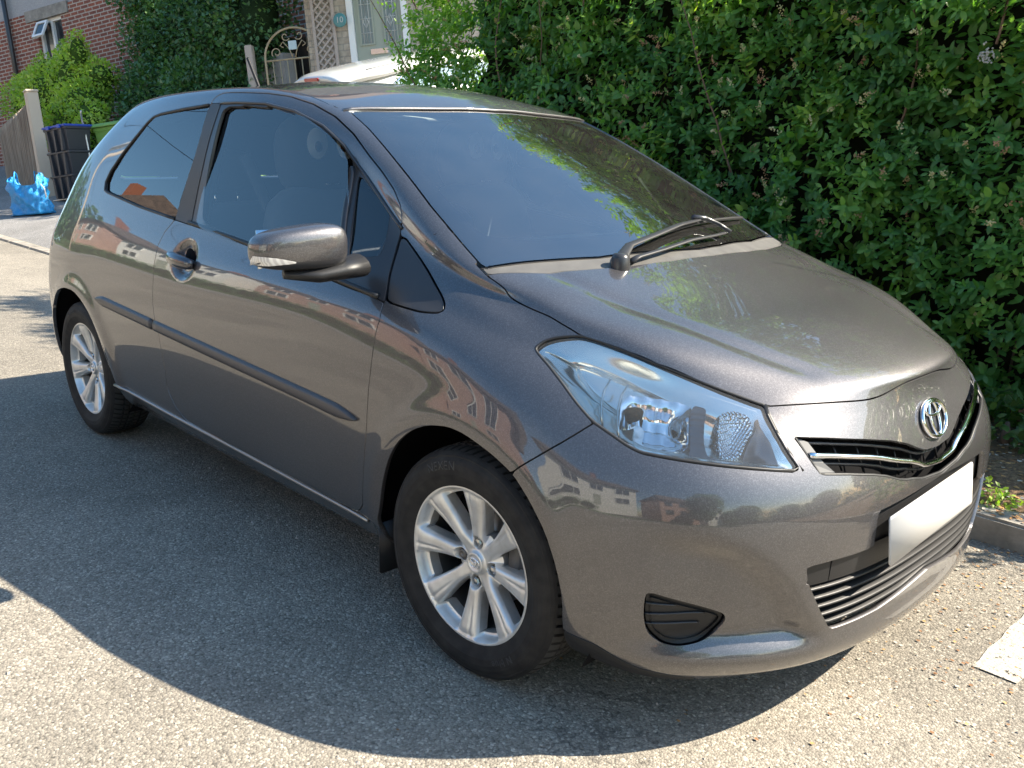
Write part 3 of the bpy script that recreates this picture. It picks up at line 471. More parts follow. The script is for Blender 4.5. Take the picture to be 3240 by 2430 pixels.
# --- body surface, then the pressed shapes in it
_V, _F, _C = body_cage(); BV, BF = subdivide(_V, _F, _C, 4); BN = vnormals(BV, BF)
x, y, z = BV.T
lift = np.zeros(len(BV))
dF = np.hypot(x+.02, z-.29)-.365; lift += .010*np.exp(-(dF/.045)**2)*(np.abs(y) > .70)*smoothstep(.16, .30, z)*smoothstep(.40, .28, x)
dR = np.hypot(x+2.50, z-.29)-.355; lift += .010*np.exp(-(dR/.045)**2)*(np.abs(y) > .72)*smoothstep(.16, .30, z)
hc = [(-.06, -.55, 0), (.10, -.515, 0), (.2304, -.475, 0), (.331, -.444, 0), (.42, -.41, 0), (.50, -.37, 0), (.57, -.33, 0)]
dh = line_dist(BV, hc, 'top'); lift += (-.0045*np.exp(-(dh/.022)**2))*smoothstep(-.12, .0, x)*smoothstep(.62, .50, x)*(z > .7)
bc = flat(TR3['bumpcrease'], 'front').tolist()
poly = [(-.80, .60), (-.76, .56)]+bc+[(-.33, .19), (-.33, .10), (.5, .10), (.5, .60)]
sb = sdf(BV, poly, 'front')
lift -= .034*smoothstep(-.012, .058, sb)*smoothstep(.56, .47, z)*smoothstep(.235, .285, z)*smoothstep(.30, .46, x)*smoothstep(.80, .68, np.abs(y))
lift += .010*smoothstep(.28, .22, z)*smoothstep(.35, .5, x)*smoothstep(.15, .2, z)
shl = sdf3(BV, chaikin(TR3['headlight']), 'corner'); lift += .016*smoothstep(.0, .055, -shl)*smoothstep(.70, .76, z)*(x > -.1)
# channel round the upper grille and number plate
# door handle dish
de = np.hypot((x+1.475)/.088, (z-.872)/.070); lift -= .020*smoothstep(1.0, .55, de)*(y < -.7)
# rocker crease
lift -= .012*smoothstep(.285, .262, z)*smoothstep(-2.2, -2.1, x)*smoothstep(-.33, -.42, x)
BV = BV+BN*lift[:, None]; BV[np.abs(BV[:, 1]) < 1e-6, 1] = 0; BN = vnormals(BV, BF)
BODY = (BV, BN, BF)
BVH = BVHTree.FromPolygons(BV.tolist(), BF.tolist())
def on_front(yy, zz, off=0):
    h = BVH.ray_cast(Vector((3, -abs(yy), zz)), Vector((-1, 0, 0)))
    return (h[0].x if h[0] else .7)+off
def on_side(xx, zz, off=0):
    h = BVH.ray_cast(Vector((xx, -3, zz)), Vector((0, 1, 0)))
    return (h[0].y if h[0] else -.8)-off
def on_top(xx, yy, off=0):
    h = BVH.ray_cast(Vector((xx, -abs(yy), 3)), Vector((0, 0, -1)))
    return (h[0].z if h[0] else 1)+off
def cut(mesh, f):
    """keep the part of the surface where f < 0, splitting the quads and triangles the zero line crosses"""
    V, N, F = mesh; ins = f < 0
    if F.shape[1] == 3: F = np.hstack([F, -np.ones((len(F), 1), int)])
    tri = F[:, 3] < 0; cnt = ins[F].sum(1)-(tri & ins[F[:, 3]]); full = np.where(tri, 3, 4)
    whole = F[cnt == full]; part = F[(cnt > 0) & (cnt < full)]
    tris = []
    for q in part:
        if q[3] < 0: tris.append(q[:3])
        else: tris.append((q[0], q[1], q[2])); tris.append((q[0], q[2], q[3]))
    newV = []; newN = []; key = {}; out = []
    def cutv(a, b):
        k = (a, b) if a < b else (b, a)
        if k not in key:
            a, b = k; t = f[a]/(f[a]-f[b]); key[k] = len(V)+len(newV)
            newV.append(V[a]+(V[b]-V[a])*t); n = N[a]+(N[b]-N[a])*t; newN.append(n/max(np.linalg.norm(n), 1e-9))
        return key[k]
    for t in tris:
        s = [i for i in range(3) if ins[t[i]]]
        if len(s) == 3: out.append((t[0], t[1], t[2], -1))
        elif len(s) == 1:
            i = s[0]; a, b, c = t[i], t[(i+1) % 3], t[(i+2) % 3]; out.append((a, cutv(a, b), cutv(a, c), -1))
        elif len(s) == 2:
            i = [k for k in range(3) if k not in s][0]; a, b, c = t[i], t[(i+1) % 3], t[(i+2) % 3]
            out.append((b, c, cutv(c, a), cutv(a, b)))
    G = np.vstack([whole]+([np.array(out, int)] if out else [])); 
    V2 = np.vstack([V]+([np.array(newV)] if newV else [])); N2 = np.vstack([N]+([np.array(newN)] if newN else []))
    u = np.unique(G[G >= 0]); mp = -np.ones(len(V2), int); mp[u] = np.arange(len(u))
    G = np.where(G >= 0, mp[G], -1); return V2[u], N2[u], G
def borders(F):
    ed = {}
    for f in F:
        f = [i for i in f if i >= 0]
        for a, b in zip(f, f[1:]+f[:1]):
            k = (a, b) if a < b else (b, a)
            if k in ed: ed[k] = None
            else: ed[k] = (a, b)
    return [e for e in ed.values() if e]
def lip(mesh, depth, off=0.0):
    """turn the free edges inwards so that the panel has an edge of real depth"""
    V, N, F = mesh; E = [(a, b) for a, b in borders(F) if not (abs(V[a][1]) < 1e-6 and abs(V[b][1]) < 1e-6)]
    nV = []; nN = []; nF = []; base = len(V)
    r = .0016
    for a, b in E:
        p, q = V[a], V[b]; e = q-p; L = np.linalg.norm(e)
        if L < 1e-7: continue
        s = np.cross(e/L, N[a]+N[b]); s /= max(np.linalg.norm(s), 1e-9)       # outward side of the edge
        k = base+len(nV)
        nV += [p, q, q-N[b]*depth, p-N[a]*depth]; nN += [s+N[a]*.6, s+N[b]*.6, s, s]
        nF.append((k, k+3, k+2, k+1))
    if nV:
        V = np.vstack([V, nV]); N = np.vstack([N, nN]); F = np.vstack([F, nF])
    N = N/np.maximum(np.linalg.norm(N, axis=1), 1e-9)[:, None]
    return V, N, F
def mirror(mesh):
    V, N, F = mesh; F2 = np.array([[i for i in f[::-1] if i >= 0]+[-1]*(f < 0).sum() for f in F])
    return V*[1, -1, 1], N*[1, -1, 1], F2
def both(mesh):
    V, N, F = mesh; V2, N2, F2 = mirror(mesh); mp = np.arange(len(V), 2*len(V)); z0 = np.where(V[:, 1] == 0)[0]; mp[z0] = z0
    F2 = np.where(F2 >= 0, mp[F2], -1); VV = np.vstack([V, V2]); NN = np.vstack([N, N2]); FF = np.vstack([F, F2])
    u = np.unique(FF[FF >= 0]); m2 = -np.ones(len(VV), int); m2[u] = np.arange(len(u)); NN[z0, 1] = 0
    return VV[u], NN[u], np.where(FF >= 0, m2[FF], -1)
def fit_to(mesh, ref, off):
    V, N, F = mesh; R0 = ref[0]; x0, z0 = R0[:, 0].mean(), R0[:, 2].mean(); x_, z_ = R0[:, 0]-x0, R0[:, 2]-z0
    k = np.linalg.lstsq(np.stack([np.ones_like(x_), x_, z_, z_*z_], 1), R0[:, 1], rcond=None)[0]; a, b = V[:, 0]-x0, V[:, 2]-z0
    V2 = V.copy(); V2[:, 1] = k[0]+k[1]*a+k[2]*b+k[3]*b*b; n = np.stack([k[1]*np.ones_like(a), -np.ones_like(a), k[2]+2*k[3]*b], 1); n /= np.linalg.norm(n, axis=1)[:, None]
    V2 = V2+n*off; u = np.unique(F[F >= 0]); mp = -np.ones(len(V2), int); mp[u] = np.arange(len(u)); return V2[u], n[u], np.where(F >= 0, mp[F], -1)
def flatten(mesh, off):
    """real panes bend only gently: refit the cut surface by one smooth quadric"""
    V, N, F = mesh; x_, z_ = V[:, 0]-V[:, 0].mean(), V[:, 2]-V[:, 2].mean(); A_ = np.stack([np.ones_like(x_), x_, z_, z_*z_, x_*x_*.0], 1)[:, :4]
    k = np.linalg.lstsq(A_, V[:, 1], rcond=None)[0]; V2 = V.copy(); V2[:, 1] = A_@k; n = np.stack([k[1]*np.ones_like(x_), -np.ones_like(x_), k[2]+2*k[3]*z_], 1)
    if N[:, 1].mean() > 0: n = -n
    n /= np.linalg.norm(n, axis=1)[:, None]; return V2+n*off, n, F
def build(name, mesh, mat, parent, label=None, off=0.0):
    V, N, F = mesh
    if off: V = V+N*off
    return link(name, nmesh(name, V, F.tolist(), mat, True, N), parent, label)
X, Y, Z = BV.T
INF = 9.
def only(f, cond): return np.where(cond, f, np.maximum(f, .05))
G0 = .0019
ws = [(-.80, .3), (-.8234, 0), (-.842, -.20), (-.872, -.40), (-.903, -.5295), (-.775, -.5475), (-.6985, -.563), (-.5878, -.586), (-.48, -.608), (-.385, -.6285), (-.2167, -.6554), (-.1323, -.6677), (-.0972, -.5565), (-.0278, -.3584), (.0173, -.1199), (.028, 0), (.03, .3)]
NZ = np.clip(np.abs(BN[:, 2]), .25, 1); NH = np.clip(np.sqrt(1-BN[:, 2]**2), .25, 1)
f_ws = only(sdf(BV, ws, 'top')/NZ, Z > .9)
hr = [(-.1069, -.6773), (-.0471, -.5821), (-.0023, -.4769), (.0206, -.4066), (.0421, -.3317), (.0644, -.1813), (.072, 0), (.072, .3)]
cw = [p for p in hr[:-2]]+[(.072, 0), (.072, .3), (-.05, .3), (-.2, -.3), (-.16, -.672)]
f_cw = np.maximum(only(sdf(BV, cw, 'top'), Z > .9), -f_ws)
hd = [(.72, .3), (.664, -.01), (.6645, -.0981), (.666, -.168), (.660, -.229), (.6348, -.3129), (.5936, -.4028), (.5475, -.4777), (.4737, -.5205), (.4236, -.549), (.3447, -.5907), (.2864, -.613), (.181, -.6428), (.1357, -.6486), (.0777, -.6553), (.0328, -.6613), (-.0423, -.6733), (-.1069, -.6773)]+hr[1:]
hz = np.array([(-.3, .745), (-.229, .7513), (-.168, .757), (-.098, .7692), (-.036, .7724), (0, .773)])
# the bonnet's front edge runs over the nose: cut it by height there
_yy = np.linspace(-.62, .62, 249); _zz = np.interp(-np.abs(_yy), [-.62, -.48, -.40, -.31, -.24, -.19, -.13, -.09, 0], [.745, .757, .760, .757, .751, .7535, .7655, .770, .771])
_zz = np.convolve(np.pad(_zz, 18, 'edge'), np.hanning(37)/np.hanning(37).sum(), 'valid'); zc = np.interp(Y, _yy, _zz)
_hp = [tuple(TR3['hood'][i][:2]) for i in (15, 14, 13, 12, 11, 10, 9, 8, 7, 6, 3, 2, 1, 0)]
hd2 = [(.95, .3), (.95, -.38), (.62, _hp[0][1]+.008)]+_hp+hr[1:]
f_hd = np.maximum(only(sdf(BV, hd2, 'top')/NZ, Z > .70), np.where(X > .40, (zc-Z)/NH, -1))
f_hl = only(sdf3(BV, chaikin(TR3['headlight']), 'corner'), X > -.1)
DOOR = TR3['door_out'][:40]+TR3['door_out'][40:]
dpoly = [p for i, p in enumerate(TR3['door_out']) if i not in (38,)]
f_do = only(sdf3(BV, dpoly, 'side'), Y < -.5)
f_db = only(sdf3(BV, TR3['door_black'], 'side'), Y < -.5)
f_wg = only(sdf3(BV, chaikin(TR3['window']), 'side'), Y < -.5)
f_ql = only(sdf3(BV, chaikin(TR3['qlight']), 'side'), Y < -.5)
f_st = only(sdf3(BV, TR3['strip'], 'side'), Y < -.5)
f_qg = only(sdf3(BV, TR3['qglass'], 'side'), Y < -.5)
f_qc = only(sdf3(BV, chaikin(TR3['qclear'], 2), 'side'), Y < -.5)
f_tr = only(sdf3(BV, chaikin(TR3['triangle'][:]), 'side'), Y < -.5)
f_fg = only(sdf3(BV, chaikin(TR3['fog'], 2), 'corner'), X > .3)
gr = [(-.4751, .7056), (-.4019, .6972), (-.2999, .6811), (-.2059, .6631), (-.1425, .645), (-.1072, .6303), (-.0685, .617), (0, .612), (.1, .612), (.1, .545), (0, .548), (-.10, .556), (-.1447, .566), (-.1745, .5698), (-.2141, .5792), (-.2545, .5943), (-.3006, .606), (-.3816, .6211), (-.4534, .6316), (-.462, .650), (-.4691, .6787)]
f_gr = only(sdf(BV, gr, 'front'), X > .3)
lg = [(-.5087, .4454), (-.501, .4496), (-.4396, .4519), (-.3647, .4514), (-.3111, .4524), (-.308, .52), (-.300, .532), (0, .545), (.1, .545), (.1, .298), (0, .298), (-.1308, .2843), (-.2389, .2746), (-.334, .2744), (-.40, .275), (-.4138, .2804), (-.4501, .3299), (-.4768, .3729), (-.5005, .4135)]
f_lg = only(sdf(BV, lg, 'front'), X > .3)
bp = [(.10, .05), (.165, .585)]+[tuple(p) for p in flat(TR3['bumper_seam'][::-1], 'side')]+[(.36, .78), (.36, 1.2), (1.2, 1.2), (1.2, .05)]
f_bp = np.maximum(sdf(BV, bp, 'side'), -1)
rb = [(-2.72, .05), (-2.785, .555), (-2.86, .66), (-2.93, .74), (-3.4, .74), (-3.4, .05)]
f_rb = sdf(BV, rb, 'side')
tl = [(-2.74, 1.03), (-2.72, .985), (-2.79, .86), (-2.87, .745), (-3.3, .745), (-3.3, 1.02)]
f_tl = np.maximum(sdf(BV, tl, 'side'), .42+Y)
rwp = [(-.50, 1.10), (-.47, 1.30), (-.44, 1.33), (.1, 1.34), (.1, 1.08), (-.44, 1.08)]
f_rw = only(sdf(BV, rwp, 'front'), X < -2.5)
aF = [(-.372, -.2), (-.3674, .2904)]+[tuple(p) for p in flat(TR3['archF'][1:], 'side')]+[(.298, .20), (.29, -.2)]
aR = [(-2.845, -.2), (-2.845, .30), (-2.838, .40), (-2.80, .505)]+[tuple(p) for p in flat(TR3['archR'][1:-1], 'side')]+[(-2.13, -.2)]
f_ar = np.minimum(sdf(BV, chaikin(aF), 'side'), sdf(BV, chaikin(aR), 'side'))
seam = line_dist(BV, TR3['pillar_seam'], 'side'); seam = np.where(Y < -.5, seam, 9)
rfs = [(-.93, -.545, 0), (-1.10, -.548, 0), (-1.5, -.545, 0), (-2.05, -.53, 0), (-2.42, -.49, 0)]
rfd = np.where(Z > 1.25, line_dist(BV, rfs, 'top'), 9)
tow = [(0, -.505, .410), (0, -.525, .425), (0, -.545, .465), (0, -.543, .487), (0, -.52, .497), (0, -.45, .497), (0, -.432, .487), (0, -.428, .458)]
twd = np.where(X > .3, line_dist(BV, tow, 'front'), 9)
def sub(f, *others, g=G0):
    r = f+g
    for o in others: r = np.maximum(r, g-o)
    return r
vp = flat(TR3['valance'][:6], 'corner').tolist(); vp = vp+[[vp[-1][0], -.5], [vp[0][0]-.05, -.5], [vp[0][0]-.05, vp[0][1]]]
f_va = only(sdf(BV, vp, 'corner'), X > .2)
CAR = thing('hatchback_car', 'gunmetal grey three-door hatchback parked along the kerb, nose towards the viewer', 'car')
f_body = np.maximum.reduce([G0-f for f in (f_ws, f_cw, f_hd, f_hl, f_do, f_qg, f_tr, f_bp, f_rb, f_tl, f_rw)]+[-f_ar, .0016-seam, .0035-rfd])
build('body_shell', lip(both(cut(BODY, f_body)), .014), PAINT, CAR)
bmp = cut(BODY, np.maximum.reduce([f_bp+G0, G0-f_hd, G0-f_hl, -f_ar, -f_gr, -f_lg, G0-f_fg, G0-f_va, .0011-twd]))
BUMP = build('front_bumper', lip(both(bmp), .010), PAINT, CAR)
build('rear_bumper', lip(both(cut(BODY, np.maximum(f_rb+G0, -f_ar))), .014), PAINT, CAR)
BONNET = build('bonnet', lip(both(cut(BODY, sub(f_hd, f_hl))), .014), PAINT, CAR)
build('windscreen', both(cut(BODY, f_ws+.005)), SCREEN, CAR, off=-.003)
ws_in = [(-.76, .3), (-.783, 0), (-.80, -.20), (-.83, -.38), (-.838, -.45), (-.80, -.485), (-.70, -.510), (-.5878, -.536), (-.48, -.556), (-.385, -.574), (-.26, -.590), (-.22, -.58), (-.175, -.52), (-.12, -.3584), (-.08, -.1199), (-.07, 0), (-.07, .3)]
f_wi = only(sdf(BV, chaikin(ws_in, 1), 'top'), Z > .9)
build('windscreen_border', both(cut(BODY, np.maximum(f_ws+.005, -f_wi))), BORDER, CAR, off=-.0045)
build('cowl_panel', lip(both(cut(BODY, sub(f_cw, f_ws, g=.0015))), .02), GREYPL2, CAR, off=-.004)
build('rear_window', both(cut(BODY, f_rw+.004)), GLASS, CAR, off=-.003)
# front lip of the roof: a tube in body paint added to catch the sun's glint
rail = []
for i in range(41):
    yy = -.54+1.08*i/40; xx = np.interp(abs(yy), [0, .2, .4, .53], [-.8234, -.842, -.872, -.905])-.006
    rail.append((xx, yy, on_top(xx, yy, -.001)))
link('roof_front_lip', nmesh('lip', *tube(rail, .0065, 8), PAINT), CAR)
# inner black structure seen in the gaps
f_open = np.minimum.reduce([f_ws, f_wg, f_ql, f_qc, f_rw, f_hl+.006, f_gr, f_lg, f_ar])
build('inner_structure', both(cut(BODY, .004-f_open)), MATTEBLK, CAR, off=-.019)
_f0, _f7, _f4 = (np.array(TR3['fog'][i]) for i in (0, 9, 5))
def fogpt(u, v):
    """a point on the fog-lamp blank: u across (765..1330), v down (850..1220)"""
    t = (u-765)/565; w = (v-850)/370; top = _f0+(np.array(TR3['fog'][4])-_f0)*t; low = np.array(TR3['fog'][12])+(np.array(TR3['fog'][6])-np.array(TR3['fog'][12]))*t
    p = top.copy(); p[2] = .396-.125*w; return p
def side_parts(m):
    def A(mesh): return mirror(mesh) if m else mesh
    s = 1 if m else -1
    door = build('door', A(lip(cut(BODY, sub(f_do, f_db)), .014)), PAINT, CAR)
    build('window_frame', A(lip(cut(BODY, np.maximum.reduce([f_db, G0+f_do, -f_wg, -f_ql, -f_st])), .012)), SATIN, door, off=-.001)
    build('pillar_cover', A(lip(cut(BODY, np.maximum(f_st+.001, f_do+G0)), .01)), PILLARC, door, off=.001)
    build('door_glass', A(flatten(cut(BODY, f_wg-.012), -.009)), GLASS, door)
    build('quarter_light', A(flatten(cut(BODY, f_ql-.008), -.007)), GLASS, door)
    QF = flatten(cut(BODY, f_qg+.004), 0); build('side_glass', A(flatten(cut(BODY, f_qg+.004), -.004)), GLASS, CAR)
    bm_ = cut(BODY, np.maximum(f_qg+.004, -f_qc)); bm_ = (np.vstack([bm_[0], QF[0]]), np.vstack([bm_[1], QF[1]]), bm_[2]); build('side_glass_border', A(fit_to(bm_, QF, -.0052)), BORDER, CAR)
    build('fender_corner_trim', A(lip(cut(BODY, sub(f_tr, f_do, g=.0025)), .012)), SATIN, CAR, off=-.001)
    build('tail_light', A(lip(cut(BODY, f_tl+G0), .02)), RED, CAR)
    build('fog_lamp_blank', A(lip(cut(BODY, f_fg+.002), .02)), PLASTIC, BUMP, off=-.011)
    build('lower_valance', A(lip(cut(BODY, np.maximum.reduce([f_va+.001, f_bp+G0, -f_ar])), .02)), PLASTIC, BUMP)
    for r0, r1 in (((764, 940), (1010, 962)), ((764, 1022), (1240, 1040)), ((775, 1098), (1205, 1125))):
        pp = []
        for t in np.linspace(0, 1, 12):
            fr_ = np.array([r0[0]+(r1[0]-r0[0])*t, r0[1]+(r1[1]-r0[1])*t]); c3 = Vector(fogpt(fr_[0], fr_[1])); h3 = BVH.find_nearest(c3); n3 = h3[1]
            if n3.dot(Vector((1, -1, 0))) < 0: n3 = -n3
            c3 = h3[0]-n3*.0095; pp.append((c3.x, -c3.y if m else c3.y, c3.z))
        link('blank_rib', nmesh('rib', *tube(pp, .0038, 6, True, .6), SATIN), BUMP)
    # window seals
    def rib(name, pts, r, mat, par, off):
        P = [(a, (on_side(a, b, off))*(-s) if s > 0 else on_side(a, b, off), b) for a, b in pts]
        return link(name, nmesh(name, *tube(P, r, 6), mat), par)
    dens = lambda pts, n=6: [tuple(np.array(p)+(np.array(q)-np.array(p))*k/n) for p, q in zip(pts[:-1], pts[1:]) for k in range(n)]+[pts[-1]]
    rib('waist_seal', dens([(-1.52, .992), (-1.28, .974), (-1.08, .957), (-.82, .934), (-.53, .905), (-.40, .892)]), .0075, SEAL, door, .003)
    rib('window_surround', dens([tuple(p) for p in flat(TR3['door_black'][:11], 'side')], 4), .005, SATIN, door, .001)
    rib('side_glass_seal', dens([tuple(p) for p in flat(TR3['qglass'][:13], 'side')], 4), .0055, SEAL, CAR, .000)
    rib('division_bar', dens([(-.745, 1.20), (-.69, 1.10), (-.62, .985), (-.585, .935)], 5), .011, SATIN, door, -.004)
    # protective strip along the side, in two lengths
    zt = lambda a: np.interp(a, [-2.24, -1.72, -.61, -.42], [.640, .617, .575, .566])
    for a0, a1, par in ((-2.235, -1.712, CAR), (-1.686, -.425, door)):
        V = []; Fq = []; n = 40; prof = [(-.021, -.004), (-.018, .006), (-.008, .0105), (.008, .0105), (.018, .006), (.021, -.004)]
        for i in range(n+1):
            a = a0+(a1-a0)*i/n; e = 1
            if a1 > -1: e = min(1, ((a1-a)/.10+.02))**.5 if a1-a < .10 else 1
            if a0 < -2: e = min(e, min(1, ((a-a0)/.07+.05))**.6)
            for dz, o in prof:
                V.append((a, on_side(a, zt(a)+dz*e, o)*(-1 if m else 1), zt(a)+dz*e))
        k = len(prof)
        for i in range(n):
            for j in range(k-1): Fq.append((i*k+j, i*k+j+1, (i+1)*k+j+1, (i+1)*k+j))
        if not m: Fq = [f[::-1] for f in Fq]
        Fq.append(tuple(range(k))); Fq.append(tuple(n*k+j for j in range(k))[::-1])
        link('side_moulding', nmesh('moulding', V, Fq, TRIMPAINT), par)
    # sill strip, its pale metal colour standing in for the sky highlight
    zs = lambda a: np.interp(a, [-2.2, -1.6, -.5], [.292, .276, .262])
    P = [(a, on_side(a, zs(a), .004)*(-1 if m else 1), zs(a)) for a in np.linspace(-2.17, -.44, 30)]
    link('sill_strip', nmesh('strip', *tube(P, .0065, 6), SILLM), CAR)
    # handle
    hx, hz = -1.475, .872; sy = -1 if m else 1; hp = []
    yb = on_side(hx-.11, hz, 0)
    for i in range(17):
        t = i/16; xx = hx-.083+.166*t; bow = math.sin(math.pi*t)
        hp.append((xx, (yb-.004-.020*bow**.45)*sy, hz+.006-.012*t))
    hr_ = [.009+.0105*math.sin(math.pi*min(1, max(0, t)))**.4 for t in np.linspace(.02, .98, 17)]
    link('door_handle', nmesh('handle', *tube(hp, hr_, 12, True, 1.25), PAINTG), door)
    h = link('handle_recess', nmesh('recess', *join([lathe([(0, 0), (.037, .001), (.041, .004)], 24)]), MATTEBLK), door)  # flat black disc painting the shaded hollow behind the handle
    h.location = (hx+.008, (on_side(hx, hz, .0015))*sy, hz-.002)
    # mirror
    bm = bmesh.new(); bmesh.ops.create_cube(bm, size=1)
    bmesh.ops.subdivide_edges(bm, edges=bm.edges[:], cuts=3, use_grid_fill=True)
    for v in bm.verts:
        p = v.co*2; n = p.normalized(); k = (abs(n.x)**4.6+abs(n.y)**4.6+abs(n.z)**4.6)**(-1/4.6); p = n*k
        fx, fy, fz = p
        t = (fy+1)/2                                   # 0 outer tip, 1 beside the door
        hgt = .050+.016*t; dep = .062 if fx > 0 else .040
        taper = .80+.20*math.sin(math.pi*(.25+.5*t))
        xx = fx*dep*taper; yy = fy*.118; zz = fz*hgt*taper
        if fz > 0: zz *= 1.05
        if fz < 0: zz *= .86; xx *= 1-.10*abs(fz)
        xx += -.045*(1-t)**1.6; zz += .010*t
        v.co = (xx, yy, zz)
    MO = Vector((-.485, -.955, 1.008))
    if m:      # the far mirror is folded back against the window
        def mput(vs):
            co_, si_ = math.cos(R(68)), math.sin(R(68)); b0 = .118
            return [(MO.x-.02+a*co_+(b-b0)*si_, (MO.y+b0+(b-b0)*co_-a*si_*.8)*sy, MO.z-.01+c) for a, b, c in vs]
    else:
        def mput(vs): return [(MO.x+a, MO.y+b, MO.z+c) for a, b, c in vs]
    bmesh.ops.recalc_face_normals(bm, faces=bm.faces)
    mv = [tuple(v.co) for v in bm.verts]; up = [tuple(v.index for v in f.verts) for f in bm.faces if f.calc_center_median().z > -.012-.006]
    lo = [tuple(v.index for v in f.verts) for f in bm.faces if f.calc_center_median().z <= -.018]; bm.free()
    if m: up = [f[::-1] for f in up]; lo = [f[::-1] for f in lo]
    mh = link('door_mirror', nmesh('mirror', mput(mv), up+lo, None, True, None, [PAINT, SATIN], [0]*len(up)+[1]*len(lo)), CAR)
    sm = mh.modifiers.new('smooth', 'SUBSURF'); sm.levels = sm.render_levels = 2
    gl = [(MO.x-.088+.045*(t), -1.06+.2*t, 1.0) for t in (0, 1)]
    if not m: link('mirror_glass', nmesh('mglass', *join([box(MO.x-.062, (MO.y+.012)*sy, MO.z+.004, .004, .19, .095, -.14*sy)]), CHROME), mh)
    V, Fq = [], []
    ind = [(-1, .0, -.004), (-.8, .018, -.006), (-.45, .034, -.010), (0, .041, -.014)]
    # clear indicator wrapping round the outer tip
    P1 = []; 
    for i in range(14):
        t = i/13; a = R(205)-R(118)*t
        px = MO.x-.048+.064*math.cos(a)*-1*-1; 
    arc = []
    bv = BVHTree.FromPolygons([tuple(p) for p in mput(mv)], up+lo)
    for i in range(17):
        yy = -.119+.080*(i/16)**1.15
        top = -.004-.014*(i/16)**2.0; bot = -.029+.007*(i/16)
        for zz in (top, (top+bot)/2, bot):
            o_ = Vector((MO.x+.4, (MO.y+yy*.985)*sy, MO.z+zz)); hh = bv.ray_cast(o_, Vector((-1, 0, 0)))
            xx = hh[0].x if hh[0] else MO.x-.045
            arc.append((xx-.0015-(.001 if i else 0), o_.y-.002*sy*(1-i/16), o_.z))
    fi = [(i*3+j, i*3+j+1, i*3+j+4, i*3+j+3) for i in range(16) for j in range(2)]
    if not m: fi = [f[::-1] for f in fi]
    if not m: link('mirror_indicator', nmesh('indicator', [(a+.003, b, c) for a, b, c in arc], fi, INDIC), mh)
    arm = [(-.47, -.86, .972), (-.44, -.82, .958), (-.42, -.775, .945)]
    link('mirror_arm', nmesh('arm', *tube([(-.50, -1.0*sy, .955), (-.475, -.92*sy, .950), (-.470, -.86*sy, .958), (-.470, -.80*sy, .966)], [.022, .036, .046, .056], 14, True, .55), PLASTIC), mh)
    # arch liner and mud flap
    for cx, nm, wid in ((-.02, 'front', .40), (-2.50, 'rear', .40)):
        prof = []
        V = []; n = 36
        for i in range(n+1):
            a = R(-18)+R(216)*i/n; r = .385 if nm == 'front' else .375
            px, pz = cx+r*math.cos(a), .29+r*math.sin(a)
            yo = on_side(px, max(pz, .22), -.012) if pz > .2 else -.80
            V += [(px, yo*sy, pz), (px, -.42*sy, pz)]
        Fq = [(2*i, 2*i+1, 2*i+3, 2*i+2) for i in range(n)]
        link('wheel_arch_liner', nmesh('liner', V, Fq, MATTEBLK), CAR)
    fl = link('mud_flap', nmesh('flap', *join([box(-.372, -.745*sy, .205, .012, .15, .15, .0, .004)]), PLASTIC), CAR)
PILLARC = new_mat('pillar cover', (.040, .038, .038), .45)
TRIMPAINT = new_mat('grey side moulding', (.060, .056, .058), .40)
SILLM = new_mat('sill strip', (.30, .30, .30), .3, .7)
PAINTG = mk_paint('handle paint', (.045, .042, .05), .5, .3)
INDIC = new_mat('clear indicator', (.75, .74, .72), .15, .35, 1)
q = NB(INDIC); w = q.t.nodes.new('ShaderNodeTexWave'); w.inputs['Scale'].default_value = 45; q.l(q.co.outputs['Object'], w.inputs['Vector'])
q.out(Base_Color=q.ramp(w.outputs['Fac'], [(.2, (.55, .54, .54)), (.8, (.78, .78, .77))]))
side_parts(False); side_parts(True)
# ---------------------------------------------------------------- wheels
def ring_text(txt, size, rad, a0, mat_, depth=.0012, y0=0, gap=1.08):
    """raised lettering bent round the tyre wall, read from outside (outer face towards -Y)"""
    cu = bpy.data.curves.new('t', 'FONT'); cu.body = txt; cu.size = size; cu.extrude = depth/2; cu.space_character = gap; cu.resolution_u = 2
    ob = bpy.data.objects.new('t', cu); COL.objects.link(ob); me = bpy.data.meshes.new_from_object(ob.evaluated_get(bpy.context.evaluated_depsgraph_get()))
    bpy.data.objects.remove(ob); V = []
    w = max(v.co.x for v in me.vertices)
    for v in me.vertices:
        a = R(a0)-(v.co.x-w/2)/(rad+size*.3); r = rad+v.co.y
        V.append((r*math.cos(a), y0(r)-v.co.z-.0004, r*math.sin(a)))
    F = [tuple(p.vertices) for p in me.polygons]; bpy.data.meshes.remove(me); return V, F
TR_ = .294
TPROF = [(.196, -.074), (.200, -.082), (.206, -.084), (.216, -.0885), (.230, -.0945), (.246, -.0965), (.258, -.095), (.266, -.0915), (.273, -.087), (.276, -.087), (.282, -.082), (.2865, -.0765), (.2895, -.066), (.2910, -.058)]
def tyre_y(r): return float(np.interp(r, [p[0] for p in TPROF], [p[1] for p in TPROF]))
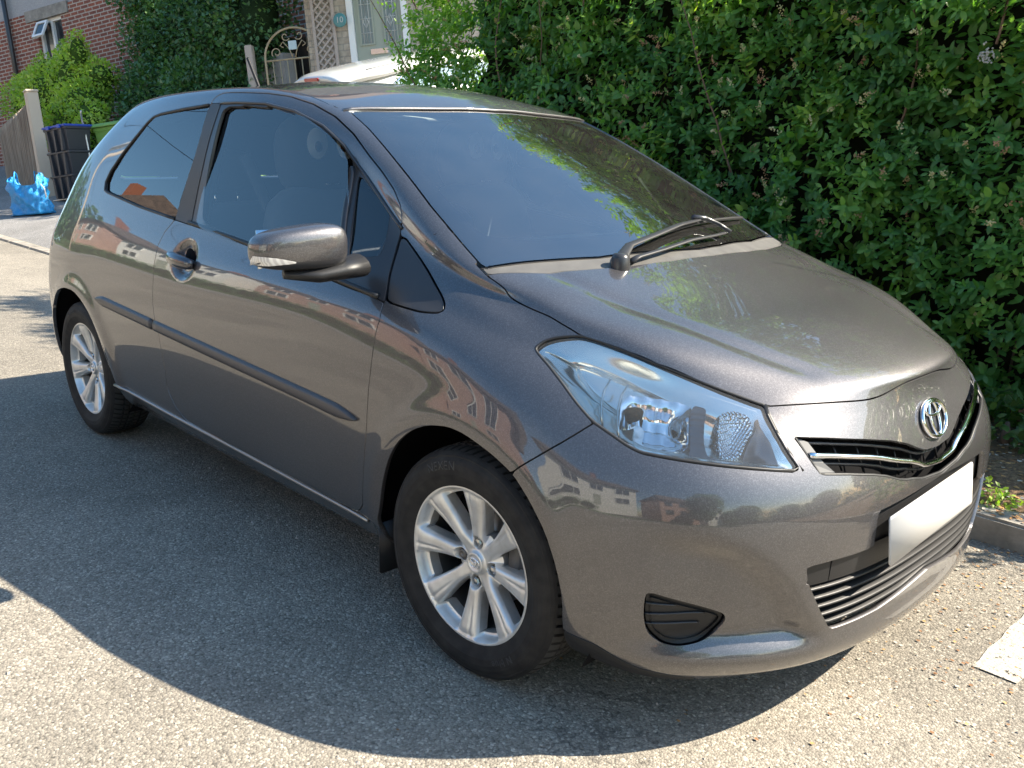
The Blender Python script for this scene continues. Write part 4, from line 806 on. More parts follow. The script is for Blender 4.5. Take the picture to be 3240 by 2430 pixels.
def tyre_mesh():
    half = TPROF+[(.2918, -.050)]
    groove = []
    for g in (-.038, -.013): groove += [(.2925, g-.0045), (.2855, g-.0030), (.2855, g+.0030), (.2930, g+.0045)]
    prof = half+groove; prof = prof+[(r, -h) for r, h in prof[::-1]]
    n = 420; V = []; F = []; m = len(prof)
    for k in range(n):
        a = 2*math.pi*k/n; s = k % 6 == 0
        for j, (r, h) in enumerate(prof):
            rr = r
            if s and r > .2835 and not (.285 < r < .287): rr = r-.0045      # cross grooves of the tread blocks
            aa = a+abs(h)*.9
            V.append((rr*math.cos(aa), h, rr*math.sin(aa)))
    mi = []
    for k in range(n):
        for j in range(m-1):
            a = k*m+j; b = a+1; c = ((k+1) % n)*m+j+1; d = c-1; F.append((a, b, c, d)); mi.append(1 if (min(prof[j][0], prof[j+1][0]) > .2835 and k % 6 not in (0, 5)) else 0)
    return nmesh('tyre', V, F, None, False, None, [RUBBER, TREAD], mi)
def rim_mesh():
    """eight-spoke alloy face as a height field over the disc, with the openings cut through"""
    nr, na = 60, 512; rs = np.linspace(.001, .2035, nr); an = np.arange(na)/na*2*np.pi
    RR, AA = np.meshgrid(rs, an, indexing='ij')
    k = np.round(AA/(np.pi/4)); da = AA-k*np.pi/4; odd = (k.astype(int) % 2 == 1)
    tt = np.clip((RR-.045)/(.155), 0, 1)
    hw = np.where(odd, .0155+.0180*tt**1.7, .0160+.0180*tt**1.7)        # half width of a spoke
    sl = np.where(odd, -.10, .10)*0+.06*(tt-.5)                          # slight sweep
    off = RR*np.sin(da-sl*.6)
    e = np.abs(off)/hw
    dish = -.012+.030*np.clip((RR-.03)/.17, 0, 1)**1.6                   # hub deep, rim proud (towards -Y)
    ridge = .007*(1-np.clip(e, 0, 1.2)**4)*smoothstep(.03, .08, RR)*smoothstep(.205, .17, RR)
    groove = -.0025*np.exp(-((off-.35*hw)/(.16*hw))**2)*smoothstep(.09, .15, RR)*smoothstep(.20, .19, RR)
    side = -.016*smoothstep(.95, 1.35, e)*smoothstep(.05, .09, RR)*smoothstep(.205, .185, RR)
    out = dish+ridge+groove+side
    lipz = smoothstep(.1885, .1925, RR); out = out*(1-lipz)+(.021)*lipz
    nutd = np.full(RR.shape, 9.)
    for a in (0, 90, 180, 270):
        nutd = np.minimum(nutd, np.hypot(RR*np.cos(AA)-.0535*np.cos(R(a)), RR*np.sin(AA)-.0535*np.sin(R(a))))
    out -= .022*smoothstep(.0175, .0140, nutd)
    cap = smoothstep(.029, .0275, RR); out = out*(1-cap)+(-.004)*cap
    V = np.stack([RR*np.cos(AA), -.060-out, RR*np.sin(AA)], -1).reshape(-1, 3)
    i, j = np.meshgrid(np.arange(nr-1), np.arange(na), indexing='ij'); j2 = (j+1) % na
    F = np.stack([i*na+j, i*na+j2, (i+1)*na+j2, (i+1)*na+j], -1).reshape(-1, 4)
    n = np.zeros_like(V); a_, b_, c_, d_ = (V[F[:, q]] for q in range(4)); nn = np.cross(c_-a_, d_-b_)
    if nn[:, 1].mean() > 0: F = F[:, ::-1]; nn = -nn
    for q in range(4): np.add.at(n, F[:, q], nn)
    n /= np.maximum(np.linalg.norm(n, axis=1), 1e-9)[:, None]
    hole = np.maximum.reduce([(hw*1.10-np.abs(off)), .078-RR, RR-.179]).reshape(-1)
    # rounded inner ends
    V0 = cut((V, n, F), -hole)
    E = borders(V0[2]); VV, NN, FF = V0
    nV = []; nN = []; nF = []; base = len(VV)
    for a, b in E:
        p, q2 = VV[a], VV[b]; r = np.hypot(p[0], p[2])
        if r > .2025: continue
        e_ = q2-p; L = np.linalg.norm(e_)
        if L < 1e-8: continue
        s_ = np.cross(e_/L, (0, -1, 0)); dv = np.array((0, .030, 0)); kk = base+len(nV)
        nV += [p, q2, q2+dv+s_*-.002, p+dv+s_*-.002]; nN += [s_]*4; nF.append((kk, kk+3, kk+2, kk+1))
    VV = np.vstack([VV, nV]); NN = np.vstack([NN, nN]); FF = np.vstack([FF, nF])
    return nmesh('rim', VV, FF.tolist(), ALLOY, True, NN)
RIM_ME = rim_mesh(); TYRE_ME = tyre_mesh()
BARREL_ME = nmesh('barrel', *lathe([(.2035, -.081), (.2045, -.083), (.2065, -.083), (.207, -.078), (.199, -.072), (.190, -.060), (.183, -.02), (.180, .06), (.20, .085)], 96), ALLOYD)
DISC_ME = nmesh('disc', *join([lathe([(.02, -.010), (.065, -.012), (.070, .008), (.122, .010), (.122, .022), (.05, .022)], 64), lathe([(.0, .03), (.175, .034), (.19, .04)], 48)]), None, True, None, [DISC, MATTEBLK], [0]*(64*5)+[1]*(48*2))
CALIPER_ME = nmesh('caliper', *box(.105, .0, .045, .05, .06, .12, 0, .008), GREYPL)
def nut_mesh():
    V = []; F = []
    prof = [(.0095, 0), (.0095, -.012), (.007, -.0155), (.0, -.0165)]
    for r, h in prof:
        for k in range(6): V.append((r*math.cos(k*math.pi/3), h, r*math.sin(k*math.pi/3)))
    for i in range(3):
        for k in range(6): F.append((i*6+k, i*6+(k+1) % 6, (i+1)*6+(k+1) % 6, (i+1)*6+k))
    return nmesh('nut', V, F, NUT, False)
NUT_ME = nut_mesh()
LOCK_ME = nmesh('locknut', *lathe([(.0, -.010), (.003, -.006), (.0045, -.013), (.0095, -.013), (.011, -.008), (.011, 0)], 24), ALLOYD)
SHADE_ME = nmesh('seat', *lathe([(0, -.0005), (.0138, -.0005), (.0142, .003)], 20), MATTEBLK)  # black disc that paints shade into the bottom of each nut pocket
CAP_ME = nmesh('cap', *lathe([(.0275, -.056), (.0275, -.0575), (.0255, -.0590), (.0205, -.0595), (.0195, -.0580), (.001, -.0580)], 48), ALLOY)
def ellipse_ring(a, b, cx, cz, t, y, n=36, zz=.9):
    pts = [(cx+a*math.cos(2*math.pi*k/n), y, cz+b*math.sin(2*math.pi*k/n)) for k in range(n+1)]
    return tube(pts, t, 8, False, zz)
def emblem(sc, y, t):
    return join([ellipse_ring(1.0*sc, .70*sc, 0, 0, t*1.1, y), ellipse_ring(.36*sc, .66*sc, 0, 0, t*.9, y-.0006), ellipse_ring(.66*sc, .25*sc, 0, .37*sc, t*.9, y-.0012)])
EMB_ME = nmesh('emblem', *emblem(.0175, -.0585, .0013), CHROME)
def wheel(name, x_, yo, steer, left, words, spin=0, front=True):
    # the body tub of each wheel is a part of the car; its pieces are sub-parts
    w = link('wheel', None, CAR)
    s = 1 if left else -1
    w.location = (x_, s*(abs(yo)-.0965), .290); w.rotation_euler = (0, R(spin) if not left else R(-spin), steer if not left else steer+math.pi)
    w.rotation_mode = 'YXZ' if False else 'XYZ'
    ty = link('tyre', TYRE_ME, w); link('rim', RIM_ME, w); link('inner_rim', BARREL_ME, w)
    if words:
        for t, sz, rd, a in words: link('tyre_lettering', nmesh('lettering', *ring_text(t, sz, rd, a, None, .0016, tyre_y), RUBBER2, False), w)
    link('brake_disc', DISC_ME, w); link('hub_cap', CAP_ME, w); link('emblem', EMB_ME, w)
    link('brake_caliper', CALIPER_ME, w)
    for i, a in enumerate((0, 90, 180, 270)):
        n_ = link('wheel_nut', LOCK_ME if (a == 180 and front) else NUT_ME, w)
        n_.location = (.0535*math.cos(R(a)), -.034, .0535*math.sin(R(a))); n_.scale = (1.15, 1.1, 1.15)
        st_ = link('nut_seat', SHADE_ME, w); st_.location = (.0535*math.cos(R(a)), -.0275, .0535*math.sin(R(a)))
    return w
wheel('front', -.013, -.835, .038, False, [('NEXEN', .030, .243, 112), ('N blue', .026, .232, -52)], 3)
wheel('rear', -2.51, -.837, 0, False, [('Cinturato P1', .022, .245, 95)], -12, False)
wheel('front', -.013, -.835, .038, True, None, 3)
wheel('rear', -2.51, -.837, 0, True, None, 30, False)
# ---------------------------------------------------------------- nose: grilles, badge, plate
def front_strip(ys, z0, off, r, flat_=1.0, zf=None):
    return tube([(on_front(yy, (zf(yy) if zf else z0), off), yy, (zf(yy) if zf else z0)) for yy in ys], r, 8, True, flat_)
GR = link('upper_grille', None, CAR)
def panel_front(name, y0, y1, n, zs, off, mat, par):
    V = []; ys = np.linspace(y0, y1, n); m = len(zs(0))
    for yy in ys:
        for zz in zs(yy): V.append((on_front(yy, zz, off), yy, zz))
    F = [(i*m+j, (i+1)*m+j, (i+1)*m+j+1, i*m+j+1) for i in range(n-1) for j in range(m-1)]
    return link(name, nmesh(name, V, F, mat), par)
panel_front('grille_backing', -.49, .49, 41, lambda yy: np.linspace(.535, .72, 6), -.07, MATTEBLK, GR)
ztop = lambda yy: float(np.interp(abs(yy), [0, .0685, .1072, .1425, .2059, .2999, .4019, .475], [.612, .617, .630, .645, .663, .681, .697, .7056]))
zbot = lambda yy: float(np.interp(abs(yy), [0, .10, .1447, .1745, .2141, .2545, .3006, .3816, .4534], [.548, .556, .566, .5698, .5792, .5943, .606, .6211, .6316]))
bar = lambda yy: zbot(yy)+(ztop(yy)-zbot(yy))*(.50 if abs(yy) > .1 else .45)
ys = np.linspace(-.455, .455, 61)
link('chrome_bar', nmesh('bar', *front_strip(ys, 0, -.006, .0075, .9, bar), CHROME), GR)
for fr in (.24, .78):
    zf = lambda yy, fr=fr: zbot(yy)+(ztop(yy)-zbot(yy))*fr
    link('grille_slat', nmesh('slat', *front_strip(np.linspace(-.45, .45, 61), 0, -.022, .0038, 1, zf), SATIN), GR)
sur = [(yy, ztop(yy)) for yy in np.linspace(-.468, .468, 61)]+[(yy, zbot(yy)) for yy in np.linspace(.452, -.452, 61)]
sur = sur+[sur[0]]
link('grille_surround', nmesh('surround', *tube([(on_front(a, b, -.006), a, b) for a, b in sur], .0048, 6, False), PLASTIC), GR)
for s in (-1, 1):   # grey cheeks at the ends of the opening
    pts = [(.470, .703), (.462, .655), (.452, .634), (.405, .628), (.425, .650), (.440, .690)]
    if s < 0: pts = [(-a, b) for a, b in pts]
    V = [(on_front(a, b, -.010), a, b) for a, b in pts]; n = len(V)
    V += [(p[0]-.03, p[1], p[2]) for p in V]
    link('grille_cheek', nmesh('cheek', V, [tuple(range(n))]+[(i, (i+1) % n, (i+1) % n+n, i+n) for i in range(n)], GREYPL, False), GR)
for yy in np.linspace(-.42, .42, 13):
    link('grille_web', nmesh('web', *tube([(on_front(yy, ztop(yy), -.04), yy, ztop(yy)), (on_front(yy, zbot(yy), -.04), yy, zbot(yy))], .0025, 4), PLASTIC), GR)
LGR = link('lower_grille', None, CAR)
panel_front('lower_backing', -.53, .53, 45, lambda yy: np.linspace(.26, .56, 8), -.075, MATTEBLK, LGR)
zlt = lambda yy: float(np.interp(abs(yy), [0, .30, .50], [.400, .400, .398]))
zl0 = lambda yy: float(np.interp(abs(yy), [0, .13, .24, .33, .41, .45, .5], [.298, .284, .2746, .2744, .28, .31, .37]))
# flat plastic panel with the plate's plinth
V = []; ys2 = np.linspace(-.507, .507, 47)
for yy in ys2:
    for k, zz in enumerate(np.linspace(.396, .452, 5)): V.append((on_front(yy, zz, -.012), yy, zz))
link('grille_upper_panel', nmesh('panel', V, [(i*5+j, (i+1)*5+j, (i+1)*5+j+1, i*5+j+1) for i in range(46) for j in range(4)], PLASTIC), LGR)
V = []; ys2 = np.linspace(-.309, .309, 31)
for yy in ys2:
    for zz in np.linspace(.448, .543, 6): V.append((on_front(yy, zz, -.016), yy, zz))
link('plate_plinth', nmesh('plinth', V, [(i*6+j, (i+1)*6+j, (i+1)*6+j+1, i*6+j+1) for i in range(30) for j in range(5)], PLASTIC), LGR)
for k in range(5):
    hgt = .383-.0235*k; half = float(np.interp(hgt, [.28, .33, .40], [.415, .452, .497]))
    ys3 = np.linspace(-half, half, 45); V = []
    for yy in ys3:
        zz = hgt-(0 if abs(yy) > .3 else 0)
        if zz < zl0(yy)+.004: zz = zl0(yy)+.004
        xx = on_front(yy, zz, 0)
        V += [(xx-.012, yy, zz+.0035), (xx-.008, yy, zz), (xx-.012, yy, zz-.003), (xx-.055, yy, zz+.004), (xx-.055, yy, zz+.012)]
    Fq = [(i*5+j, i*5+(j+1) % 5, (i+1)*5+(j+1) % 5, (i+1)*5+j) for i in range(44) for j in range(5)]
    link('grille_slat', nmesh('slat', V, Fq, PLASTIC), LGR)
for s in (-1, 1):
    V = [(on_front(s*.43, .40, -.013), s*.43, .395), (on_front(s*.43, .45, -.011), s*.43, .451)]
    link('panel_joint', nmesh('joint', *tube(V, .0013, 4), MATTEBLK), LGR)
    for yy in (.14, .27):
        pass
pl = link('number_plate', nmesh('plate', *prism([(-.254, 0), (-.26, .006), (-.26, .105), (-.254, .111), (.254, .111), (.26, .105), (.26, .006), (.254, 0)], 0, .004, 'YZ'), WHITEPL), CAR)
pl.location = (.769, -.038, .412); pl.rotation_euler = (0, R(-7), R(2))
# badge on the nose
bz = .676; nb = on_front(0, bz); nb2 = on_front(0, bz+.04)
bang = math.atan2(nb-nb2, .04)
B = link('badge', None, CAR); B.location = (nb+.006, 0, bz); B.rotation_euler = (0, -bang, R(90))
B.rotation_euler = (Matrix.Rotation(-bang, 3, 'Y') @ Matrix.Rotation(R(90), 3, 'Z')).to_euler()
SB = .062
link('badge_emblem', nmesh('emblem', *emblem(SB, 0, .0052), CHROME), B)
V, Fq = lathe([(0, .0), (.5, .0), (1.0, .001), (1.02, .012)], 40)
link('badge_backing', nmesh('backing', [(a*SB, b+.003, c*SB*.70) for a, b, c in V], Fq, SATIN), B)
# ---------------------------------------------------------------- headlights
CHR2 = new_mat('reflector chrome', (.82, .83, .86), .09, 1)
CHR3 = new_mat('satin bezel', (.82, .81, .78), .13, .85)
DARKB = new_mat('dark bezel', (.10, .115, .14), .2, .5)
CHR4 = new_mat('dimpled reflector', (.80, .81, .83), .12, 1); q = NB(CHR4); q.out(Normal=q.bump(q.voro(150, rnd=.2), 1, .004))
BULB = mk_glass('bulb glass', (.9, .9, .9))
m_ = f_hl
HLM = cut(BODY, m_+.0025)
def headlamp(mir):
    A = (lambda q_: mirror(q_)) if mir else (lambda q_: q_); sy = -1 if mir else 1
    H = link('headlight', None, CAR)
    build('lens', A(HLM), LENS, H, off=-.0015)
    # bowl: a copy of the surface pushed back with depth growing from the edge
    V, N, F = cut(BODY, m_+.004); d = -np.minimum(sdf3(V, chaikin(TR3['headlight']), 'corner')+.004, 0)
    fv = flat(V, 'corner'); u = fv[:, 0]; w = fv[:, 1]
    dep = .010+.030*smoothstep(0, .05, d)+.018*smoothstep(.03, .08, d)
    V2 = V-N*dep[:, None]
    Q = F[:, :]; nn = np.zeros_like(V2)
    tri = np.where(Q[:, 3] < 0)[0]; 
    for idx in (0,):
        a, b, c = V2[Q[:, 0]], V2[Q[:, 1]], V2[Q[:, 2]]; fn = np.cross(b-a, c-a)
        for k in range(3): np.add.at(nn, Q[:, k], fn)
        okq = Q[:, 3] >= 0; np.add.at(nn, Q[okq, 3], fn[okq])
    nn /= np.maximum(np.linalg.norm(nn, axis=1), 1e-12)[:, None]
    link('lamp_bowl', nmesh('bowl', A((V2, nn, F))[0], A((V2, nn, F))[2].tolist(), CHR3, True, A((V2, nn, F))[1]), H)
    # rim seal
    pts = chaikin(TR3['headlight'], 1); P = []
    for p in pts:
        h = BVH.find_nearest(Vector(p)); P.append((h[0].x, h[0].y*sy, h[0].z-.000))
    P.append(P[0])
    link('lamp_seal', nmesh('seal', *tube([(a-.004, b+.003*sy, c) for a, b, c in P], .0042, 6, False), SEAL), H)
    def at(s_, t_, back):   # a point behind the lens: s_ along the lamp (0 outer tip .. 1 inner), t_ height
        a = np.array(TR3['headlight'][0]); b = np.array(TR3['headlight'][16]); 
        return None
    def dishlamp(c, ax, r, depth, nfac, mat, facet=True):
        # faceted paraboloid opening towards ax
        ax = Vector(ax).normalized(); u_ = ax.cross(Vector((0, 0, 1))).normalized(); v_ = u_.cross(ax)
        V = []; F = []; nr_, na_ = 9, nfac
        for i in range(nr_):
            rr = r*(i/(nr_-1))**.8
            for k in range(na_):
                a = 2*math.pi*k/na_; hh = depth*(rr/r)**2
                V.append(tuple(Vector(c)+u_*rr*math.cos(a)+v_*rr*math.sin(a)*.86+ax*hh))
        for i in range(nr_-1):
            for k in range(na_): F.append((i*na_+k, i*na_+(k+1) % na_, (i+1)*na_+(k+1) % na_, (i+1)*na_+k))
        if mir: V = [(p[0], -p[1], p[2]) for p in V]
        return nmesh('dish', V, F, mat, not facet)
    def patch(key, d0, d1, w, mat, nm, flute=None):
        pts = chaikin(TR3[key], 1); fk = only(sdf3(BV, pts, 'corner'), X > -.1); Vp, Np, Fp = cut(BODY, fk); sd = -np.minimum(sdf3(Vp, pts, 'corner'), 0)
        dd = d0+(d1-d0)*smoothstep(0, w, sd); fv_ = flat(Vp, 'corner')
        if flute: dd = dd+flute[1]*np.abs(np.sin(fv_[:, 0]*flute[0]+fv_[:, 1]*flute[2]))
        V3 = Vp-Np*dd[:, None]; nn_ = np.zeros_like(V3); f3 = np.cross(V3[Fp[:, 1]]-V3[Fp[:, 0]], V3[Fp[:, 2]]-V3[Fp[:, 0]])
        for k in range(3): np.add.at(nn_, Fp[:, k], f3)
        ok = Fp[:, 3] >= 0; np.add.at(nn_, Fp[ok, 3], f3[ok]); nn_ /= np.maximum(np.linalg.norm(nn_, axis=1), 1e-12)[:, None]
        q3 = lip((V3, nn_, Fp), .02); q3 = A(q3); link(nm, nmesh(nm, q3[0], q3[2].tolist(), mat, True, q3[1]), H)
    patch('hl_main', .016, .046, .045, CHR2, 'main_reflector', (95, .0045, 0))
    patch('hl_turn', .016, .030, .03, CHR4, 'indicator_reflector')
    patch('hl_dark', .013, .016, .03, DARKB, 'dark_divider', (0, .002, 260))
    patch('hl_inner', .014, .020, .03, DARKB, 'inner_bezel')
    def ball(c, r, mat, name, sx=1.0):
        V, F = lathe([(r*math.sin(math.pi*t), -r*sx*math.cos(math.pi*t)) for t in np.linspace(.01, .99, 12)], 20, 'X')
        link(name, nmesh(name, [(a+c[0], (b+c[1])*sy, e+c[2]) for a, b, e in V], F, mat), H)
    def inside(key, i, j, t, depth):
        p3 = np.array(TR3[key][i])*(1-t)+np.array(TR3[key][j])*t; h = BVH.find_nearest(Vector(p3)); n3 = h[1] if h[1].dot(Vector((1, -1, .3))) > 0 else -h[1]; return h[0]-n3*depth
    b1 = inside('hl_main', 12, 3, .20, .030); ball(tuple(b1), .015, MATTEBLK, 'bulb_shield', 1.4)
    b2 = inside('hl_turn', 0, 2, .25, .012)-Vector((0, 0, .022)); ball(tuple(b2), .012, AMBER, 'indicator_bulb', 1.2)
    for key in ('hl_arc1', 'hl_arc2'):
        P = []
        for p3 in TR3[key]:
            h = BVH.find_nearest(Vector(p3)); n3 = h[1] if h[1].dot(Vector((1, -1, .3))) > 0 else -h[1]; c3 = h[0]-n3*.011; P.append((c3.x, c3.y*sy, c3.z))
        link('lamp_rib', nmesh('rib', *tube(P, .0028, 6), CHR3), H)
    P = []
    for p3 in TR3['headlight'][12:17]:
        P.append((p3[0]-.002, (p3[1]+.006)*sy, p3[2]))
    link('lamp_side_seal', nmesh('sseal', *tube(P, .0085, 8, True, .5), SEAL), H)
    # ribbed lower shelf of the lamp
    return H
headlamp(False); headlamp(True)
# ---------------------------------------------------------------- wipers, sticker, aerial
WP = link('wiper', None, CAR)
def scr(yy, t, off):   # a point on the screen: half-width position and height above the lower edge
    xx = .03-t; return (xx, yy, on_top(xx, yy, off))
def wp_(pts): return [(a, b, on_top(a, b, h*.50)) for a, b, h in pts]
link('wiper_arm', nmesh('arm', *tube(wp_([(.030, -.345, .020), (.012, -.315, .030), (-.012, -.262, .036), (-.026, -.13, .038), (-.052, .01, .040), (-.076, .137, .040)]), [.020, .017, .014, .012, .011, .009], 10, True, .36), WIPER), WP)
link('wiper_pivot', nmesh('pivot', *lathe([(0, .030), (.018, .028), (.023, .018), (.026, -.01), (.026, -.03)], 24, 'Z'), SATIN), WP).location = (.034, -.352, on_top(.034, .352, .004))
link('wiper_arm', nmesh('arm2', *tube(wp_([(.036, -.315, .012), (.034, -.28, .024), (.030, -.172, .026), (.012, -.02, .030), (-.003, .122, .030), (-.018, .19, .030)]), [.013, .011, .010, .010, .009, .008], 8, True, .42), WIPER), WP)
link('wiper_link', nmesh('link', *tube(wp_([(-.080, .115, .048), (-.078, .175, .050), (-.055, .215, .044), (-.020, .225, .036)]), [.009, .008, .006, .007], 8), SATIN), WP)
link('wiper_blade', nmesh('blade', *tube(wp_([(.012, -.36, .004), (-.010, -.30, .010), (-.028, -.20, .012), (-.050, -.05, .012), (-.080, .12, .014), (-.115, .28, .016), (-.150, .42, .016), (-.191, .549, .012)]), [.003, .004, .005, .006, .007, .007, .008, .008], 8, True, .7), SEAL), WP)
st = []
for a, b in ((-.858, .385), (-.845, .455), (-.800, .455), (-.812, .385)): st.append((a, b, on_top(a, b, -.006)))
link('windscreen_sticker', nmesh('sticker', st+[(p[0], p[1], p[2]-.001) for p in st], [(0, 1, 2, 3), (7, 6, 5, 4), (0, 4, 5, 1), (1, 5, 6, 2), (2, 6, 7, 3), (3, 7, 4, 0)], new_mat('pale green sticker', (.5, .72, .60), .5), False), CAR)
AER = link('roof_aerial', None, CAR); AER.location = (-2.36, .0, on_top(-2.36, 0, 0))
pts = [(-t*.12, 0, t*.17) for t in np.linspace(0, 1, 60)]
link('aerial_mast', nmesh('mast', *tube(pts, [.0058+.0022*(i % 2) for i in range(60)], 8), PLASTIC), AER)
link('aerial_base', nmesh('base', *lathe([(0, .028), (.012, .024), (.028, .006), (.034, -.01)], 20, 'Z'), PLASTIC), AER)
# grille of fine holes along the cowl's edge
for k in range(3): pass
# ---------------------------------------------------------------- cabin
def soft(name, c, s, mat, par, rot=(0, 0, 0), p=3.0, n=3):
    bm = bmesh.new(); bmesh.ops.create_cube(bm, size=2); bmesh.ops.subdivide_edges(bm, edges=bm.edges[:], cuts=5, use_grid_fill=True)
    for v in bm.verts:
        q_ = v.co.normalized(); k = (abs(q_.x)**p+abs(q_.y)**p+abs(q_.z)**p)**(-1/p); v.co = Vector((q_.x*k*s[0], q_.y*k*s[1], q_.z*k*s[2]))
    me = bpy.data.meshes.new(name); bm.to_mesh(me); bm.free(); me.materials.append(mat)
    for f in me.polygons: f.use_smooth = True
    o = link(name, me, par); o.location = c; o.rotation_euler = rot; return o
SEATB = new_mat('seat blue grey', (.075, .085, .10), .85)
WHT = new_mat('printed white', (.72, .72, .70), .7); PUP = new_mat('printed brown', (.06, .03, .02), .7); GUM = new_mat('printed red', (.35, .06, .06), .7)
def seat(yy, xx, face):
    S = link('front_seat', None, CAR)
    soft('seat_cushion', (xx, yy, .50), (.27, .25, .09), SEATB, S, (0, R(-6), 0), 4)
    soft('seat_back', (xx-.30, yy, .80), (.085, .245, .33), SEATB, S, (0, R(-14), 0), 4)
    hrst = soft('headrest', (xx-.40, yy, 1.225), (.075, .15, .115), FABRIC, S, (0, R(-8), 0), 3)
    for s in (-1, 1): link('headrest_post', nmesh('post', *tube([(xx-.385, yy+s*.05, 1.16), (xx-.372, yy+s*.05, 1.05)], .006, 8), CHROME), S)
    if face:
        # soft headrest cover printed with a grinning face
        cv = soft('headrest_cover', (xx-.39, yy, 1.215), (.085, .165, .150), FABRIC, S, (0, R(-6), 0), 2.6)
        fx = xx-.39+.083
        for s in (-1, 1):
            V, F = lathe([(0, -.006), (.6, -.005), (1, 0)], 28, 'X')
            link('printed_eye', nmesh('eye', [(fx+.002-a, yy+s*.058+b*.040, 1.262+c*.052) for a, b, c in V], F, WHT), S)
            link('printed_pupil', nmesh('pupil', [(fx+.010-a, yy+s*.050+b*.014-.008, 1.252+c*.018) for a, b, c in V], F, PUP), S)
        for i in range(6):
            for row in (0, 1):
                a = (i-2.5)*.034; zz = 1.158-row*.026+.35*a*a*8
                link('printed_tooth', nmesh('tooth', *box(fx-.004-abs(a)*.18, yy+a, zz, .012, .029, .023, 0, .004), WHT), S)
    return S
seat(-.36, -.95, True); seat(.36, -.95, True)
for yy in (-.36, .36):
    RS = link('rear_headrest', None, CAR); soft('headrest_pad', (-2.05, yy, 1.14), (.06, .13, .085), FABRIC, RS, (0, 0, 0), 3)
    for s in (-1, 1): link('headrest_post', nmesh('post', *tube([(-2.05, yy+s*.05, 1.08), (-2.04, yy+s*.05, .98)], .006, 8), CHROME), RS)
soft('rear_bench', (-2.02, 0, .78), (.10, .62, .24), SEATB, CAR, (0, R(-10), 0), 5)
soft('dashboard', (-.36, 0, .82), (.32, .60, .15), DASH, CAR, (0, R(6), 0), 5)
SW = link('steering_wheel', None, CAR); SW.location = (-.74, -.36, .93); SW.rotation_euler = (0, R(-62), 0)
V, F = lathe([(.178+.014*math.cos(a), .014*math.sin(a)) for a in np.linspace(0, 2*math.pi, 11)[:-1]], 40, 'Z', True)
link('wheel_ring', nmesh('ring', V, F, SATIN), SW)
link('wheel_boss', nmesh('boss', *join([box(0, 0, 0, .13, .11, .04, 0, .015), box(0, 0, 0, .04, .34, .02, 0, .005)]), SATIN), SW)
link('cabin_floor', nmesh('floor', *box(-1.3, 0, .30, 2.6, 1.35, .02), MATTEBLK), CAR)
MIR = soft('rear_view_mirror', (-.62, .0, 1.235), (.018, .11, .034), SATIN, CAR, (0, 0, R(12)), 4)
soft('sun_visor', (-.93, -.33, 1.365), (.07, .20, .008), TRIMIN, CAR, (0, R(18), 0), 5)
link('seat_belt', nmesh('belt', *tube([(-1.42, -.60, 1.22), (-1.35, -.52, .95), (-1.25, -.45, .60)], .022, 4, True, .08), FABRIC), CAR)
link('centre_pillar_lining', nmesh('lining', *join([tube([(-1.58, -.60*s, 1.36), (-1.60, -.70*s, 1.0), (-1.60, -.72*s, .6)], .045, 8, True, .4) for s in (1, -1)]), TRIMIN), CAR)
# ---------------------------------------------------------------- ground, kerb, markings
def smooth1(a, b, x): return float(smoothstep(a, b, np.array(float(x))))
def slope(x_): return .15+.05*smooth1(-12, -9, x_)-.185*smooth1(-5.2, -4.2, x_)
def gz(x_, y_):
    if y_ <= 1.12: return 0.0
    k = slope(x_); base = .02+.075*smooth1(-5.2, -4.6, x_)
    return base+k*min(y_-1.12, 6)+.02*max(y_-7.12, 0)
V = [(-120, -120, 0), (120, -120, 0), (120, 1.0, 0), (-120, 1.0, 0)]
link('road', nmesh('road', V, [(0, 1, 2, 3)], ASPHALT, False), kind='structure')
xs = np.concatenate([[-120, -60, -40, -30, -25], np.linspace(-22, 4, 105), [10, 30, 60, 120]]); ysg = np.concatenate([np.linspace(1.12, 8, 40), [12, 20, 40, 120]])
V = [(a, b, gz(a, max(b, 1.121))+(.006*math.sin(7*a+3*b))*(b > 1.2)) for b in ysg for a in xs]; n = len(xs)
Fg = [(j*n+i, j*n+i+1, (j+1)*n+i+1, (j+1)*n+i) for j in range(len(ysg)-1) for i in range(n-1)]
mi = [0 if V[f[0]][0] < -4.95 else 1 for f in Fg]
link('verge_ground', nmesh('verge', V, Fg, None, True, None, [TARMAC, SOIL], mi), kind='structure')
# kerb stones: flush across the driveway, upstanding by the hedge
kv = []
for i in range(64):
    x0 = -44+.915*i*.82; L = .74
    up = .02 if x0 < -5.3 else .095
    kv.append(box(x0+L/2, 1.06, (up-.15)/2+.0, L, .13, up+.15, 0, .010))
link('kerb', nmesh('kerb', *join(kv), KERB, False), kind='structure')
link('parking_line', nmesh('line', *(lambda g: ([(a, b, .004) for a, b in g], [(i*2, i*2+2, i*2+3, i*2+1) for i in range(20)]))([(x_, y_) for y_ in np.linspace(.165, .98, 21) for x_ in (.845+.003*math.sin(39*y_), .955+.003*math.sin(57*y_+1))]), LINEW, False), kind='structure')
